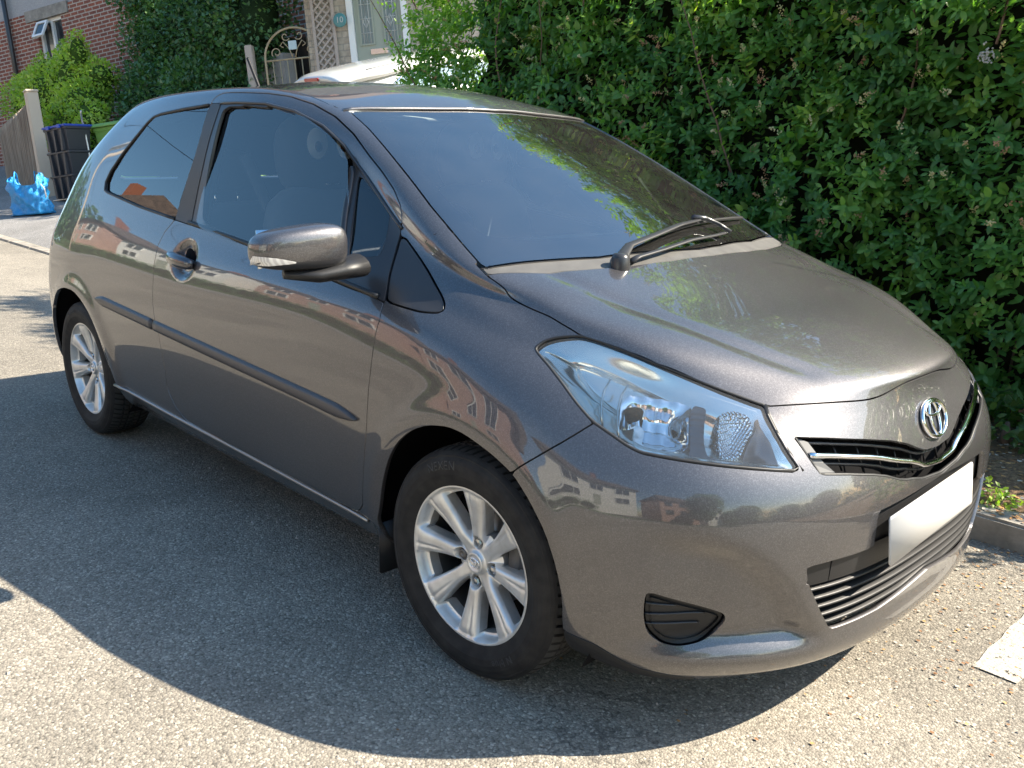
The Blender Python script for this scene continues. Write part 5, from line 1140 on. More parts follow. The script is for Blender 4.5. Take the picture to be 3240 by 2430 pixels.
# road litter: petals, seeds and chips
def flakes(n, xr, yr, sz, mats, name, label=None, clump=None, zf=lambda a, b: .0):
    V = []; F = []; mi = []
    for i in range(n):
        a = rng.uniform(*xr); b = rng.uniform(*yr) if clump is None else clump(); s = rng.uniform(.4, 1)*sz; r = rng.uniform(0, 6.28); k = rng.uniform(.3, .9)
        z0 = (0 if b < .995 else (.047 if b < 1.125 else gz(a, b)))+zf(a, b)+.003; base = len(V)
        for q_ in range(5):
            t = r+q_*1.2566; V.append((a+s*math.cos(t), b+s*k*math.sin(t), z0+rng.uniform(0, s*.5)))
        F.append(tuple(range(base, base+5))); mi.append(int(rng.integers(len(mats))))
    return link(name, nmesh(name, V, F, None, False, None, mats, mi), kind='stuff')
LIT = [new_mat('dry petal', (.48, .26, .10), .9), new_mat('pale chip', (.5, .45, .38), .9), new_mat('brown seed', (.22, .11, .05), .9)]
flakes(3000, (-.1, 2.2), (0, 0), .0065, LIT, 'fallen_petals', None, lambda: 1.0-abs(rng.normal(0, .60)))
flakes(12000, (-3.5, 2.6), (1.0, 2.3), .013, [LIT[0], LIT[2], LIT[2], LIT[0], LIT[1]], 'leaf_litter', None, None, lambda a, b: .048 if b < 1.125 else 0)
V = []; F = []
for i in range(2600):   # loose stone chips standing proud of the asphalt
    a = rng.uniform(-3.2, 1.6); b = rng.uniform(-2.0, .95); s = rng.uniform(.002, .0055)*(1.5 if rng.random() < .06 else 1); r = rng.uniform(0, 6.28); base = len(V)
    for q_ in range(4): V.append((a+s*math.cos(r+q_*1.57), b+s*.8*math.sin(r+q_*1.57), .0))
    V.append((a+rng.uniform(-.3, .3)*s, b+rng.uniform(-.3, .3)*s, s*rng.uniform(.6, 1.1)))
    F += [(base+q_, base+(q_+1) % 4, base+4) for q_ in range(4)]
link('loose_chips', nmesh('chips', V, F, new_mat('stone chip', (.30, .28, .255), .9), False), kind='stuff')
# ---------------------------------------------------------------- leaves
LEAF8 = np.array([(0, 0, 0), (.33, 0, .03), (.68, 0, .0), (1, 0, -.10), (.33, .245, -.03), (.70, .20, -.05), (.33, -.245, -.03), (.70, -.20, -.05)])
LF8 = np.array([(0, 1, 4), (1, 5, 4), (1, 2, 5), (2, 3, 5), (0, 6, 1), (1, 6, 7), (1, 7, 2), (2, 7, 3)])
LEAF4 = np.array([(0, 0, 0), (.5, .30, .02), (1, 0, -.08), (.5, -.30, .02)]); LF4 = np.array([(0, 1, 2), (0, 2, 3)])
def leaf_mesh(name, P, D, U, S, tint, mat, tmpl=LEAF8, tf=LF8, wid=1.0):
    """P base points, D pointing directions, U rough up, S lengths"""
    D = D/np.linalg.norm(D, axis=1)[:, None]; Wd = np.cross(U, D); Wd /= np.maximum(np.linalg.norm(Wd, axis=1), 1e-6)[:, None]; Nn = np.cross(D, Wd)
    V = P[:, None, :]+S[:, None, None]*(tmpl[None, :, :1]*D[:, None, :]+wid*tmpl[None, :, 1:2]*Wd[:, None, :]+tmpl[None, :, 2:3]*Nn[:, None, :])
    k = len(tmpl); F = (tf[None]+np.arange(len(P))[:, None, None]*k).reshape(-1, 3)
    me = nmesh(name, V.reshape(-1, 3), F, mat, True)
    at = me.attributes.new('tint', 'FLOAT', 'POINT'); at.data.foreach_set('value', np.repeat(tint, k).astype(np.float32)); return me
def lump(P, s, seed):
    """cheap smooth noise"""
    r = np.random.default_rng(seed); out = np.zeros(len(P))
    for i in range(9):
        k = r.normal(0, 1, 3)*s*(1+.45*i); out += np.sin(P@k+r.uniform(0, 6.28))/(1+.35*i)
    return out/3.2
def shoots(n, pos, dirs, seg, nseg, leafl, tint, bend=.5):
    """leaf pairs along curved shoots; returns leaf arrays and stem polylines"""
    P = []; D = []; U = []; S = []; T = []; stems = []
    for i in range(n):
        p = pos[i].copy(); d = dirs[i]/np.linalg.norm(dirs[i]); side = np.cross(d, rng.normal(0, 1, 3)); side /= np.linalg.norm(side); line = [p.copy()]
        L0 = leafl*rng.uniform(.62, 1.22)
        for k in range(nseg):
            d = d+np.array([0, 0, -.06*bend])+rng.normal(0, .05, 3); d /= np.linalg.norm(d); p = p+d*seg; line.append(p.copy())
            side = np.cross(d, side); side /= np.linalg.norm(side)            # each pair at right angles to the last
            f = 1-.45*(k/(nseg-1))**2
            for s in (-1, 1):
                dv = side*s+d*rng.uniform(.35, .8)+np.array([0, 0, rng.uniform(-.35, .15)]); P.append(p); D.append(dv); U.append(d*.55+np.array([0, -.35, .8])+rng.normal(0, .2, 3)); S.append(L0*f*rng.uniform(.8, 1.1)); T.append(tint[i]+.12*(k/nseg)+rng.uniform(-.08, .08))
        stems.append((line, d))
    return np.array(P), np.array(D), np.array(U), np.array(S), np.clip(np.array(T), 0, 1), stems
# ---------------------------------------------------------------- the tall privet hedge beside the car
HX0, HX1 = -3.95, 3.2
def htop(x_): return 3.03-1.53*smoothstep(1.1, 1.9, x_)+.10*np.sin(2.3*x_)+.08*np.sin(5.1*x_+1)
def hface(x_, z_):
    P_ = np.stack([x_, np.zeros_like(x_), z_], 1)
    return 2.02+.16*lump(P_, 1.5, 3)+.10*lump(P_, 4.0, 5)+.12*smoothstep(.9, .1, z_)+.30*smoothstep(2.3, 3.1, z_)
HED = thing('privet_hedge', 'tall dense dark green hedge with cream flower sprays right behind the car', 'hedge', (-.5, 2.6, .1))
def hchild(name, me): 
    o = link(name, me, HED); o.matrix_parent_inverse = HED.matrix_world.inverted(); return o
nS = 7600
xx = np.concatenate([rng.uniform(HX0, .7, 6600), rng.uniform(.7, HX1, nS-6600)]); zz = .06+rng.uniform(.0, 1.0, nS)**.95*(htop(xx)-.06)
dep = rng.exponential(.11, nS); dep = np.minimum(dep, .5)
yy = hface(xx, zz)+dep
left = rng.random(nS) < .10       # shoots on the near end of the hedge
xx[left] = HX0-.05+.12*rng.normal(0, 1, left.sum())+dep[left]; yy[left] = rng.uniform(2.1, 3.3, left.sum()); zz[left] = rng.uniform(.2, 2.9, left.sum())
topm = rng.random(nS) < .12; zz[topm] = htop(xx[topm])-dep[topm]*.6; yy[topm] = rng.uniform(2.1, 3.2, topm.sum())
pos = np.stack([xx, yy, zz], 1)
dirs = np.stack([rng.normal(0, .55, nS), -rng.uniform(.25, 1.1, nS), rng.uniform(-.15, 1.15, nS)], 1)
dirs[left, 0] -= 1.0; dirs[topm, 2] += 1.2; dirs[topm, 1] *= .4
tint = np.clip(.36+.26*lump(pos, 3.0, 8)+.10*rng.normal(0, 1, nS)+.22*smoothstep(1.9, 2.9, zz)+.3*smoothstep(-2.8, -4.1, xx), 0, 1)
fresh = rng.random(nS) < .05; tint[fresh] = rng.uniform(.65, .95, fresh.sum())
P, D, U, S, T, stems = shoots(nS, pos, dirs, .031, 5, .068, tint)
# a few long whippy stems
wp = []
for (x0, z0, dx, dz, L, tn) in ((-1.15, 1.15, -.32, .9, 1.15, .72), (-2.9, 1.5, -.2, 1, 1.2, .8), (.05, 1.7, .15, 1, .9, .5), (-3.6, 1.5, -.5, 1, 1.0, .9), (-.35, 1.4, .35, 1, .9, .45), (-2.2, 2.0, .2, 1, 1, .6), (-3.8, 2.1, -.5, .8, .8, .9)):
    y0 = float(hface(np.array([x0]), np.array([z0]))[0])-.05; k = int(L/.035)
    p_, d_, u_, s_, t_, st_ = shoots(1, np.array([[x0, y0, z0]]), np.array([[dx, -.12, dz]]), .035, k, .05, np.array([tn]), .0)
    P = np.vstack([P, p_]); D = np.vstack([D, d_]); U = np.vstack([U, u_]); S = np.append(S, s_); T = np.append(T, t_); wp.append(st_[0][0])
hchild('foliage', leaf_mesh('foliage', P, D, U, S, T, PRIVET))
for l in wp: hchild('long_shoot', nmesh('shoot', *tube([tuple(p) for p in l], np.linspace(.006, .002, len(l)), 5), TWIG))
br = []
for i in range(26):
    x0 = rng.uniform(HX0+.1, 2.6); p = np.array([x0, rng.uniform(2.35, 2.6), .05]); l = [tuple(p)]; d = np.array([rng.normal(0, .2), rng.normal(-.02, .06), 1.0])
    for k in range(7): d = d+rng.normal(0, .14, 3)*[1, 1, .2]; p = p+d*.36; l.append(tuple(p)) if p[2] < 2.9 else None
    br.append(tube(l, np.linspace(.007, .002, len(l)), 5))
hchild('branches', nmesh('branches', *join(br), TWIG))
# lumpy shaded heart of the hedge
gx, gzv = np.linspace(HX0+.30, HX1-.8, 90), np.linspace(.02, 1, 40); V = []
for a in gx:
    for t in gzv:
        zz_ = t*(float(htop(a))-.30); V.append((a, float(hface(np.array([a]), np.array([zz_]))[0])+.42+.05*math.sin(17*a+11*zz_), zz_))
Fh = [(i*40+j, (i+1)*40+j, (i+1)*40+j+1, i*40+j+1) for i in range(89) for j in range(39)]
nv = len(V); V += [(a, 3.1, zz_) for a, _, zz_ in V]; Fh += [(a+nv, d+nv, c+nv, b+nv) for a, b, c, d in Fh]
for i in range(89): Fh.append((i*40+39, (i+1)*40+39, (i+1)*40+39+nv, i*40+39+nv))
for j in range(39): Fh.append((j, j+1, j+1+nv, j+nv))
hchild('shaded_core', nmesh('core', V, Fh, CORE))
# blossom sprays
V = []; F = []; octv = [(1, 0, 0), (-1, 0, 0), (0, 1, 0), (0, -1, 0), (0, 0, 1), (0, 0, -1)]; octf = [(0, 2, 4), (2, 1, 4), (1, 3, 4), (3, 0, 4), (2, 0, 5), (1, 2, 5), (3, 1, 5), (0, 3, 5)]
outer = [st for st, dd in zip(stems, dep) if dd < .12]; pick = rng.choice(len(outer), 620, replace=False)
for i in pick:
    line, d = outer[i]; tip = line[-1]; H_ = rng.uniform(.045, .10)
    for k in range(26):
        t = rng.random()**.8; rad = .016*(1-t)+.003; c = tip+d*t*H_+rng.normal(0, rad*.6, 3); s = rng.uniform(.0026, .0052); b = len(V)
        V += [tuple(c+np.array(o)*s) for o in octv]; F += [tuple(b+q_ for q_ in f) for f in octf]
BLS = new_mat('cream flower buds', (.46, .40, .19), .8); q = NB(BLS); q.out(Base_Color=q.ramp(q.noise(3.1, 2), [(.42, (.38, .22, .12)), (.52, (.50, .44, .20)), (.62, (.58, .54, .30))]))
hchild('flower_sprays', nmesh('sprays', V, F, BLS, False))
V = []; F = []
for k in range(60):
    c = np.array([.02, 1.93, 1.66])+rng.normal(0, .016, 3); s = .005; b = len(V); V += [tuple(c+np.array(o)*s) for o in octv]; F += [tuple(b+q_ for q_ in f) for f in octf]
hchild('white_blossom', nmesh('white', V, F, WHITEPL, False))
def bush(name, label, cat, loc, blobs, n, leafl, mat, base_t=.4, spread=.2, group=None, core=True, zmin=.02, tmpl=4, shade=CORE, cs=.66):
    """foliage as leaves spread through a few lobes; blobs = (dx, dy, dz, rx, ry, rz)"""
    t = thing(name, label, cat, loc, 0, group); L = np.array(loc, float)
    vol = np.array([b[3]*b[4]+b[4]*b[5]+b[3]*b[5] for b in blobs]); ch = rng.choice(len(blobs), n, p=vol/vol.sum()); B_ = np.array(blobs)[ch]
    dv = rng.normal(0, 1, (n, 3)); dv /= np.linalg.norm(dv, axis=1)[:, None]; rad = 1-np.minimum(rng.exponential(.12, n), .6)+.16*lump(dv*2+B_[:, :3], 2.2, 11)
    P = B_[:, :3]+dv*B_[:, 3:]*rad[:, None]; ok = P[:, 2] > zmin; P = P[ok]; dv = dv[ok]; m = len(P)
    D = dv*.8+rng.normal(0, .7, (m, 3)); U = dv*.6+np.array([0, 0, .7])+rng.normal(0, .3, (m, 3)); S = leafl*rng.uniform(.6, 1.2, m)
    T = np.clip(base_t+spread*lump(P, 2.5, 4)+.14*rng.normal(0, 1, m), 0, 1)
    link('foliage', leaf_mesh('foliage', P, D, U, S, T, mat, *((LEAF8, LF8) if tmpl == 8 else (LEAF4, LF4))), t)
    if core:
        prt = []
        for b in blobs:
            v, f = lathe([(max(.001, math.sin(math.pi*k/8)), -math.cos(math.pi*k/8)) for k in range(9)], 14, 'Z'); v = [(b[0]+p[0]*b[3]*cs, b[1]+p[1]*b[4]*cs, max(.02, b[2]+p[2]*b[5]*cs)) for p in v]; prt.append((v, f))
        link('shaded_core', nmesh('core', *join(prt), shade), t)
    st = []
    for b in blobs[:6]: st.append(tube([(b[0]*.3, b[1]*.5, 0), (b[0]*.7, b[1]*.8, b[2]*.5), (b[0], b[1], b[2])], [.03, .02, .008], 6))
    link('stems', nmesh('stems', *join(st), TWIG), t)
    return t
# ---------------------------------------------------------------- house number 10: wall, door, plaque
YH = 4.62
def P_(x_, z_, dy=0): return (x_, YH+dy, z_)
HA = R(40)
HT = thing('stone_house', 'pale stone-block house front with a sage green door', 'house', (-9.78, 5.51, 1.44), HA, None, True)
# local frame: x along the front, -y towards the street, z plumb
def hbox(name, mat, x0, x1, y0, y1, z0, z1, par=HT, bev=0): return link(name, nmesh(name, *box((x0+x1)/2, (y0+y1)/2, (z0+z1)/2, x1-x0, y1-y0, z1-z0, 0, bev), mat, False), par)
# the wall is built round the door opening (.12 .. 1.12)
hbox('wall', STONEB, -.50, .10, 0, .35, -1.6, 4.6); hbox('wall', STONEB, .96, 4.6, 0, .35, -1.6, 4.6); hbox('wall', STONEB, .10, .96, 0, .35, 2.36, 4.6); hbox('doorstep', KERB, .0, 1.02, -.35, .12, -.9, .16)
hbox('side_wall', STONEB, -.50, -.20, .352, 6, -1.6, 4.6)
FR = link('door_frame', None, HT)
for nm, a in (('jamb', (.102, .185)), ('jamb', (.875, .958))): hbox(nm, UPVC, a[0], a[1], -.03, .12, .16, 2.36, FR, .004)
hbox('head', UPVC, .187, .873, -.028, .12, 2.27, 2.36, FR, .004)
DR = link('door', None, HT); hbox('door_leaf', SAGE, .19, .87, .03, .075, .17, 2.265, DR, .003)
def leadpanel(x0, x1, z0, z1):
    g = hbox('leaded_glass', LEAD, x0, x1, .018, .031, z0, z1, DR)
    for a in ((x0-.025, x0, z0-.025, z1+.025), (x1, x1+.025, z0-.025, z1+.025)): hbox('glass_bead', SAGE, a[0], a[1], .010, .033, a[2], a[3], DR, .003)
    for a in ((z0-.025, z0), (z1, z1+.025)): hbox('glass_bead', SAGE, x0, x1, .011, .033, a[0], a[1], DR, .003)
    w = x1-x0; xm = (x0+x1)/2; bars = []
    for q_ in (x0+.035, x1-.035): bars.append(tube([(q_, .014, z0), (q_, .014, z1)], .004, 4))
    for zc_ in np.arange(z0+.14, z1-.05, .19): bars.append(tube([(x0, .014, zc_), (x1, .014, zc_)], .0035, 4))
    for zc_ in (z0+(z1-z0)*.27, z0+(z1-z0)*.73):
        d = .055; bars.append(tube([(xm-d*.7, .013, zc_), (xm, .013, zc_+d*1.5), (xm+d*.7, .013, zc_), (xm, .013, zc_-d*1.5), (xm-d*.7, .013, zc_)], .006, 4, False))
        bars.append(tube([(xm, .013, zc_+d*1.5), (xm, .013, z1)], .0035, 4)); bars.append(tube([(xm, .013, zc_-d*1.5), (xm, .013, z0)], .0035, 4))
    link('lead_bars', nmesh('bars', *join(bars), new_mat('pale lead strip', (.62, .63, .60), .4)), DR)
leadpanel(.275, .44, 1.08, 2.14); leadpanel(.62, .785, 1.08, 2.14)
hbox('letterbox', CHROME, .385, .635, .012, .034, .93, 1.0, DR, .004)
for a in ((.21, .46), (.56, .81)): hbox('lower_panel', SAGE, a[0], a[1], .020, .034, .30, .78, DR, .008)
PQ = thing('number_plaque', 'round teal plaque with the white number 10 on the stone wall', 'house number', (-9.867, 5.41, 2.84), HA, None, True)
TEAL = new_mat('teal enamel', (.07, .22, .23), .35)
link('disc', nmesh('disc', *lathe([(0, -.012), (.082, -.012), (.092, -.008), (.095, 0)], 40), TEAL), PQ)
def text_mesh(name, s, size, mat, par, loc, ext=.003, rot=(R(90), 0, 0)):
    cu = bpy.data.curves.new('t', 'FONT'); cu.body = s; cu.size = size; cu.extrude = ext; cu.align_x = 'CENTER'; cu.align_y = 'CENTER'; cu.resolution_u = 3
    ob = bpy.data.objects.new('t', cu); COL.objects.link(ob); me = bpy.data.meshes.new_from_object(ob.evaluated_get(bpy.context.evaluated_depsgraph_get())); bpy.data.objects.remove(ob)
    me.materials.clear(); me.materials.append(mat); o = link(name, me, par); o.location = loc; o.rotation_euler = rot; return o
text_mesh('numeral', '10', .11, WHITEPL, PQ, (0, -.014, 0))
# ---------------------------------------------------------------- trellis
TRL = thing('garden_trellis', 'narrow grey wooden lattice trellis against the stone wall', 'trellis', (-9.84, 5.33, .80), HA, None, True)
hbox('upright', TREL, -.16, -.125, -.02, .03, -.2, 3.3, TRL); hbox('upright', TREL, .125, .16, -.02, .03, -.2, 3.3, TRL)
for k in range(-4, 34):
    for s in (-1, 1):
        z0 = k*.115; a = (-.125, z0) if s > 0 else (-.125, z0+.25); b = (.125, z0+.25) if s > 0 else (.125, z0)
        if min(a[1], b[1]) < -.15 or max(a[1], b[1]) > 3.6: continue
        dx, dz = b[0]-a[0], b[1]-a[1]; L = math.hypot(dx, dz); nx, nz = -dz/L*.013, dx/L*.013; y0 = .0 if s > 0 else .013
        v, f = prism([(a[0]+nx, a[1]+nz), (b[0]+nx, b[1]+nz), (b[0]-nx, b[1]-nz), (a[0]-nx, a[1]-nz)], y0, y0+.010); link('lattice_slat', nmesh('slat', v, f, TREL, False), TRL)
# ---------------------------------------------------------------- iron garden gate with scrolls
GT = thing('iron_gate', 'arched cream wrought-iron garden gate with scrollwork and a tiny sign', 'gate', (-10.30, 5.08, .80), HA, None, True)
w2 = .43; zs_ = 1.57; za = .40
fr = [(-w2, 0, 0), (-w2, 0, zs_)]+[(-w2*math.cos(a), 0, zs_+za*math.sin(a)) for a in np.linspace(.1, math.pi-.1, 20)]+[(w2, 0, zs_), (w2, 0, 0)]
link('gate_frame', nmesh('frame', *tube(fr, .016, 8), IRON), GT)
for zz_ in (.06, zs_-.02): link('gate_rail', nmesh('rail', *tube([(-w2, 0, zz_), (w2, 0, zz_)], .013, 6), IRON), GT)
for k in range(7): link('gate_bar', nmesh('bar', *tube([(-w2+(k+1)*w2/4, 0, .06), (-w2+(k+1)*w2/4, 0, zs_-.02)], .009, 6), IRON), GT)
def scroll(cx, cz, r, t0, t1, dirn=1, n=26):
    return tube([(cx+dirn*r*(1-.72*i/n)*math.cos(t0+(t1-t0)*i/n), 0, cz+r*(1-.72*i/n)*math.sin(t0+(t1-t0)*i/n)) for i in range(n+1)], .0085, 6)
for s in (-1, 1):
    link('gate_scroll', nmesh('scroll', *scroll(s*.25, zs_+.08, .075, -.5, 6.0, s), IRON), GT)
    link('gate_scroll', nmesh('scroll', *scroll(s*.10, zs_+.29, .065, 3.6, 9.2, s), IRON), GT)
    link('gate_scroll', nmesh('scroll', *tube([(s*.02, 0, zs_), (s*.06, 0, zs_+.12), (s*.14, 0, zs_+.22), (s*.19, 0, zs_+.17), (s*.14, 0, zs_+.14)], .0085, 6), IRON), GT)
hbox('gate_sign', new_mat('pale blue tile', (.45, .55, .58), .4), -.06, .06, -.025, -.012, zs_+.10, zs_+.22, GT, .003)
PB = thing('fence_panel', 'dark and pale close-boarded panels seen through the iron gate', 'fence', (-11.1, 5.75, .90), HA, None, True)
for k in range(12): hbox('board', WOODD if k < 6 else POSTC, -.85+.15*k, -.71+.15*k, 0, .025, -.1, 1.85, PB)
GP = thing('gate_post', 'pale timber post at the left of the iron gate', 'post', (-10.80, 4.67, .72), HA, None, True); link('post', nmesh('post', *box(0, 0, .9, .11, .11, 1.8, 0, .01), TREL, False), GP)
SH = thing('garden_shed', 'shed with a pale wall and brown roof behind the iron gate', 'shed', (-13.2, 8.3, 1.0), HA, None, True)
hbox('wall', new_mat('pale shed wall', (.58, .48, .36), .9), -1.2, 1.2, 0, 1.6, 0, 2.3, SH)
link('roof', nmesh('roof', *prism([(-1.35, 2.302), (1.35, 2.302), (1.35, 2.36), (0, 2.75), (-1.35, 2.36)], -.15, 1.75), TILE, False), SH)
# ---------------------------------------------------------------- climber over the garden wall
IVW = thing('garden_wall', 'low grey wall beneath the tall climber hedge', 'wall', (-12.6, YH+.55, .7), 0, None, True)
hbox('blockwork', RENDER, -2.0, 2.0, -.1, .1, -.3, 1.5, IVW)
bl = []
for i in range(16):
    a = -2.3+3.8*i/15; bl.append((a, .2*math.sin(i), 1.0, .62, .62, .95)); bl.append((a*1.0+.1, .25, 2.35+.25*math.sin(i*1.7), .62, .55, .80))
for i in range(7): bl.append((1.4+.36*i, .15, 3.02+.10*math.sin(i*2.1)+.02*i, .42, .36, .32))
for i in range(5): bl.append((-2.4+.3*i, .1, 3.2, .5, .5, .5))
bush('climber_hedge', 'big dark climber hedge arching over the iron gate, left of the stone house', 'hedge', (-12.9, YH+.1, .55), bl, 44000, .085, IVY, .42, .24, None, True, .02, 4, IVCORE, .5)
bush('leafy_shrub', 'bright green leafy shrub at the left foot of the iron gate', 'shrub', (-11.0, 4.25, .60), [(0, 0, .55, .45, .35, .6), (.35, .0, .35, .35, .3, .4), (-.4, .1, .6, .4, .3, .6)], 1800, .09, LAWNL, .6, .2)
# ---------------------------------------------------------------- brick house at far left
BH = thing('brick_house', 'dark red brick house with grey pebbledash above, at the far left', 'house', (-16.95, 5.55, 1.65), R(17), None, True)
hbox('front_wall', BRICKR, -6.2, -2.95, 0, .3, -2, 2.38, BH); hbox('front_wall', BRICKR, -2.12, 0, 0, .3, -2, 2.38, BH); hbox('front_wall', BRICKR, -2.95, -2.12, 0, .3, -2, 1.2, BH)
hbox('upper_wall', RENDER, -6.2, -1.7, .02, .3, 2.38, 5.4, BH); hbox('brick_quoin', BRICKR, -1.7, 0, .0, .3, 2.38, 5.4, BH)
hbox('side_wall', mk_brick('orange red brick', (.42, .13, .06), (.30, .09, .05), (.5, .42, .34)), 0, 5.2, .02, .3, -2, 5.4, BH)  # brighter orange brick paints the sunlight into this wall's colour
hbox('window_head', KERB, -3.25, -1.85, -.03, .2, 2.20, 2.42, BH)
WN = link('window', None, BH)
hbox('pane', WINGL, -2.92, -2.15, .12, .14, 1.25, 2.17, WN)
for a in ((-2.95, -2.88, 1.2, 2.2), (-2.19, -2.12, 1.2, 2.2), (-2.56, -2.50, 1.27, 2.13)): hbox('frame', UPVC, a[0], a[1], .06, .16, a[2], a[3], WN)
for a in ((1.2, 1.27), (2.13, 2.2)): hbox('frame', UPVC, -2.88, -2.19, .065, .16, a[0], a[1], WN)
OC = link('open_casement', None, BH); OC.location = (-2.90, .0, 2.15); OC.rotation_euler = (R(-28), 0, 0)
for a in ((0, .05, -.36, 0), (.31, .36, -.36, 0)): hbox('sash', UPVC, a[0], a[1], -.03, .01, a[2], a[3], OC)
for a in ((-.36, -.31), (-.05, 0)): hbox('sash', UPVC, .05, .31, -.03, .01, a[0], a[1], OC)
hbox('sash_pane', WINGL, .05, .31, -.012, -.004, -.31, -.05, OC)
link('drainpipe', nmesh('pipe', *tube([(-3.80, -.08, -1.8), (-3.80, -.08, 5.3)], .05, 10), SATIN), BH)
link('drainpipe', nmesh('pipe', *tube([(1.10, -.08, -1.8), (1.10, -.08, 5.3)], .05, 10), GREYPL2), BH)
link('roof', nmesh('roof', *prism([(-6.6, 5.4), (5.6, 5.4), (4.2, 8.0), (-5.2, 8.0)], -.4, 6.0), TILE, False), BH)
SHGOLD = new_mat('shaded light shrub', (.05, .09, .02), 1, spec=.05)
# ---------------------------------------------------------------- front garden left
fz = lambda a, b: gz(a, b)
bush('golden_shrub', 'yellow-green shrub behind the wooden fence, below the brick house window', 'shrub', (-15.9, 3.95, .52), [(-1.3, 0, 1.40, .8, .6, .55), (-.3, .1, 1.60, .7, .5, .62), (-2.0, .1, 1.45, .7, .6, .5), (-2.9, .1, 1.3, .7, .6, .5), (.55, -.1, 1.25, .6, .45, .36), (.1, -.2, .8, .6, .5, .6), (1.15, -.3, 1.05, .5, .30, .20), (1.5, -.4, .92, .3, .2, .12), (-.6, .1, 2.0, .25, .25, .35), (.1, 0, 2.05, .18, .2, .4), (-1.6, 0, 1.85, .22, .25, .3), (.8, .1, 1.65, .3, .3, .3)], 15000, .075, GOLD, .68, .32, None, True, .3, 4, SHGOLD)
bush('rose_bush', 'low green bush with pink flowers behind the bins', 'shrub', (-13.6, 4.3, .45), [(0, 0, .45, .6, .4, .45), (.6, -.2, .3, .4, .3, .3)], 1500, .08, LAWNL, .4, .2)
bush('low_shrub', 'low green shrub between the fence post and the stacked boxes', 'shrub', (-14.3, 3.3, .28), [(0, 0, .45, .35, .3, .5), (-.3, .2, .7, .3, .3, .4)], 1500, .07, GOLD, .35, .2)
FN = thing('wooden_fence', 'tall weathered board fence at the far left edge', 'fence', (-14.2, 2.72, .24), R(-4), None, True)
for k in range(22):
    xk = -.16-.115*k; v, f = prism([(xk-.055, 0), (xk+.048, 0), (xk+.048, 1.52-.012*k), (xk-.055, 1.52-.012*k)], .0, .022); link('board', nmesh('board', v, f, WOOD, False), FN)
    link('board_strip', nmesh('strip', *box(xk-.055, -.012, .75, .022, .022, 1.48-.012*k), WOOD, False), FN)
link('fence_post', nmesh('fpost', *join([box(0, 0, .80, .17, .17, 1.62, 0, .008), box(0, 0, 1.63, .19, .19, .04, 0, .01)]), POSTC, False), FN)
# ---------------------------------------------------------------- bins, boxes, trolley, bag
def wheelie_bin(name, label, loc, rz, mat):
    b = thing(name, label, 'bin', loc, rz, None, True)
    v = []; 
    for z_, s in ((.06, .80), (.10, .82), (.90, 1.0), (.93, 1.06), (.97, 1.06)):
        v += [(-.29*s, -.30*s, z_), (.29*s, -.30*s, z_), (.29*s, .34*s, z_), (-.29*s, .34*s, z_)]
    f = [(i*4+k, i*4+(k+1) % 4, (i+1)*4+(k+1) % 4, (i+1)*4+k) for i in range(4) for k in range(4)]+[(3, 2, 1, 0)]
    bevel_obj(link('tub', nmesh('tub', v, f, mat, False), b), .02)
    lid = [(-.33, -.37, .975), (.33, -.37, .975), (.33, .38, .975), (-.33, .38, .975), (-.31, -.34, 1.03), (.31, -.34, 1.03), (.31, .34, 1.07), (-.31, .34, 1.07)]
    bevel_obj(link('lid', nmesh('lid', lid, [(3, 2, 1, 0), (4, 5, 6, 7), (0, 1, 5, 4), (1, 2, 6, 5), (2, 3, 7, 6), (3, 0, 4, 7)], mat, False), b), .018)
    link('handle', nmesh('handle', *tube([(-.27, .36, 1.0), (-.27, .43, 1.0), (.27, .43, 1.0), (.27, .36, 1.0)], .016, 8), mat), b)
    for s in (-1, 1): link('wheel', nmesh('wheel', *(lambda vf: ([(p[0]+s*.27, p[1]+.30, p[2]+.10) for p in vf[0]], vf[1]))(lathe([(0, -.03), (.09, -.03), (.1, -.02), (.1, .02), (.09, .03), (0, .03)], 20, 'X')), BINBLK), b)
    link('sticker', nmesh('sticker', *box(.02, -.295, .70, .16, .008, .10), WHITEPL, False), b)
    return b
wheelie_bin('wheelie_bin', 'green wheelie bin with closed lid and a small white sticker', (-12.75, 3.50, gz(-12.75, 3.50)), R(22), BINGRN)
def crate(name, label, loc, mat, lidmat, k):
    c = thing(name, label, 'recycling box', loc, R(14), 'black boxes stacked on the trolley', True)
    v = []
    for z_, s in ((0, .86), (.30, 1.0), (.305, 1.06), (.335, 1.06)):
        v += [(-.27*s, -.20*s, z_), (.27*s, -.20*s, z_), (.27*s, .20*s, z_), (-.27*s, .20*s, z_)]
    f = [(i*4+j, i*4+(j+1) % 4, (i+1)*4+(j+1) % 4, (i+1)*4+j) for i in range(3) for j in range(4)]+[(3, 2, 1, 0), (12, 13, 14, 15)]
    bevel_obj(link('tub', nmesh('tub', v, f, mat, False), c), .012)
    for s in (-1, 0, 1): link('rib', nmesh('rib', *prism([(s*.155-.022, .0), (s*.155+.022, 0), (s*.18+.022, .30), (s*.18-.022, .30)], -.232, -.170, 'XZ'), mat, False), c)
    if lidmat:
        l = link('lid', nmesh('lid', *join([box(0, 0, .352, .60, .46, .03, 0, .01), box(-.12, -.236, .345, .07, .02, .05), box(.16, -.236, .345, .07, .02, .05)]), lidmat, False), c)
    return c
cx, cy = -13.15, 2.78; cz = gz(cx, cy)+.03
crate('recycling_box', 'black plastic box at the bottom of the stack on the trolley', (cx+.05, cy+.01, cz), BINBLK, None, 0)
crate('recycling_box', 'black plastic box in the middle of the stack on the trolley', (cx+.02, cy+.005, cz+.338), BINBLK, None, 1)
crate('recycling_box', 'black plastic box with a bright blue lid, topmost of the stack', (cx-.02, cy, cz+.676), BINBLK, BINBLU, 2)
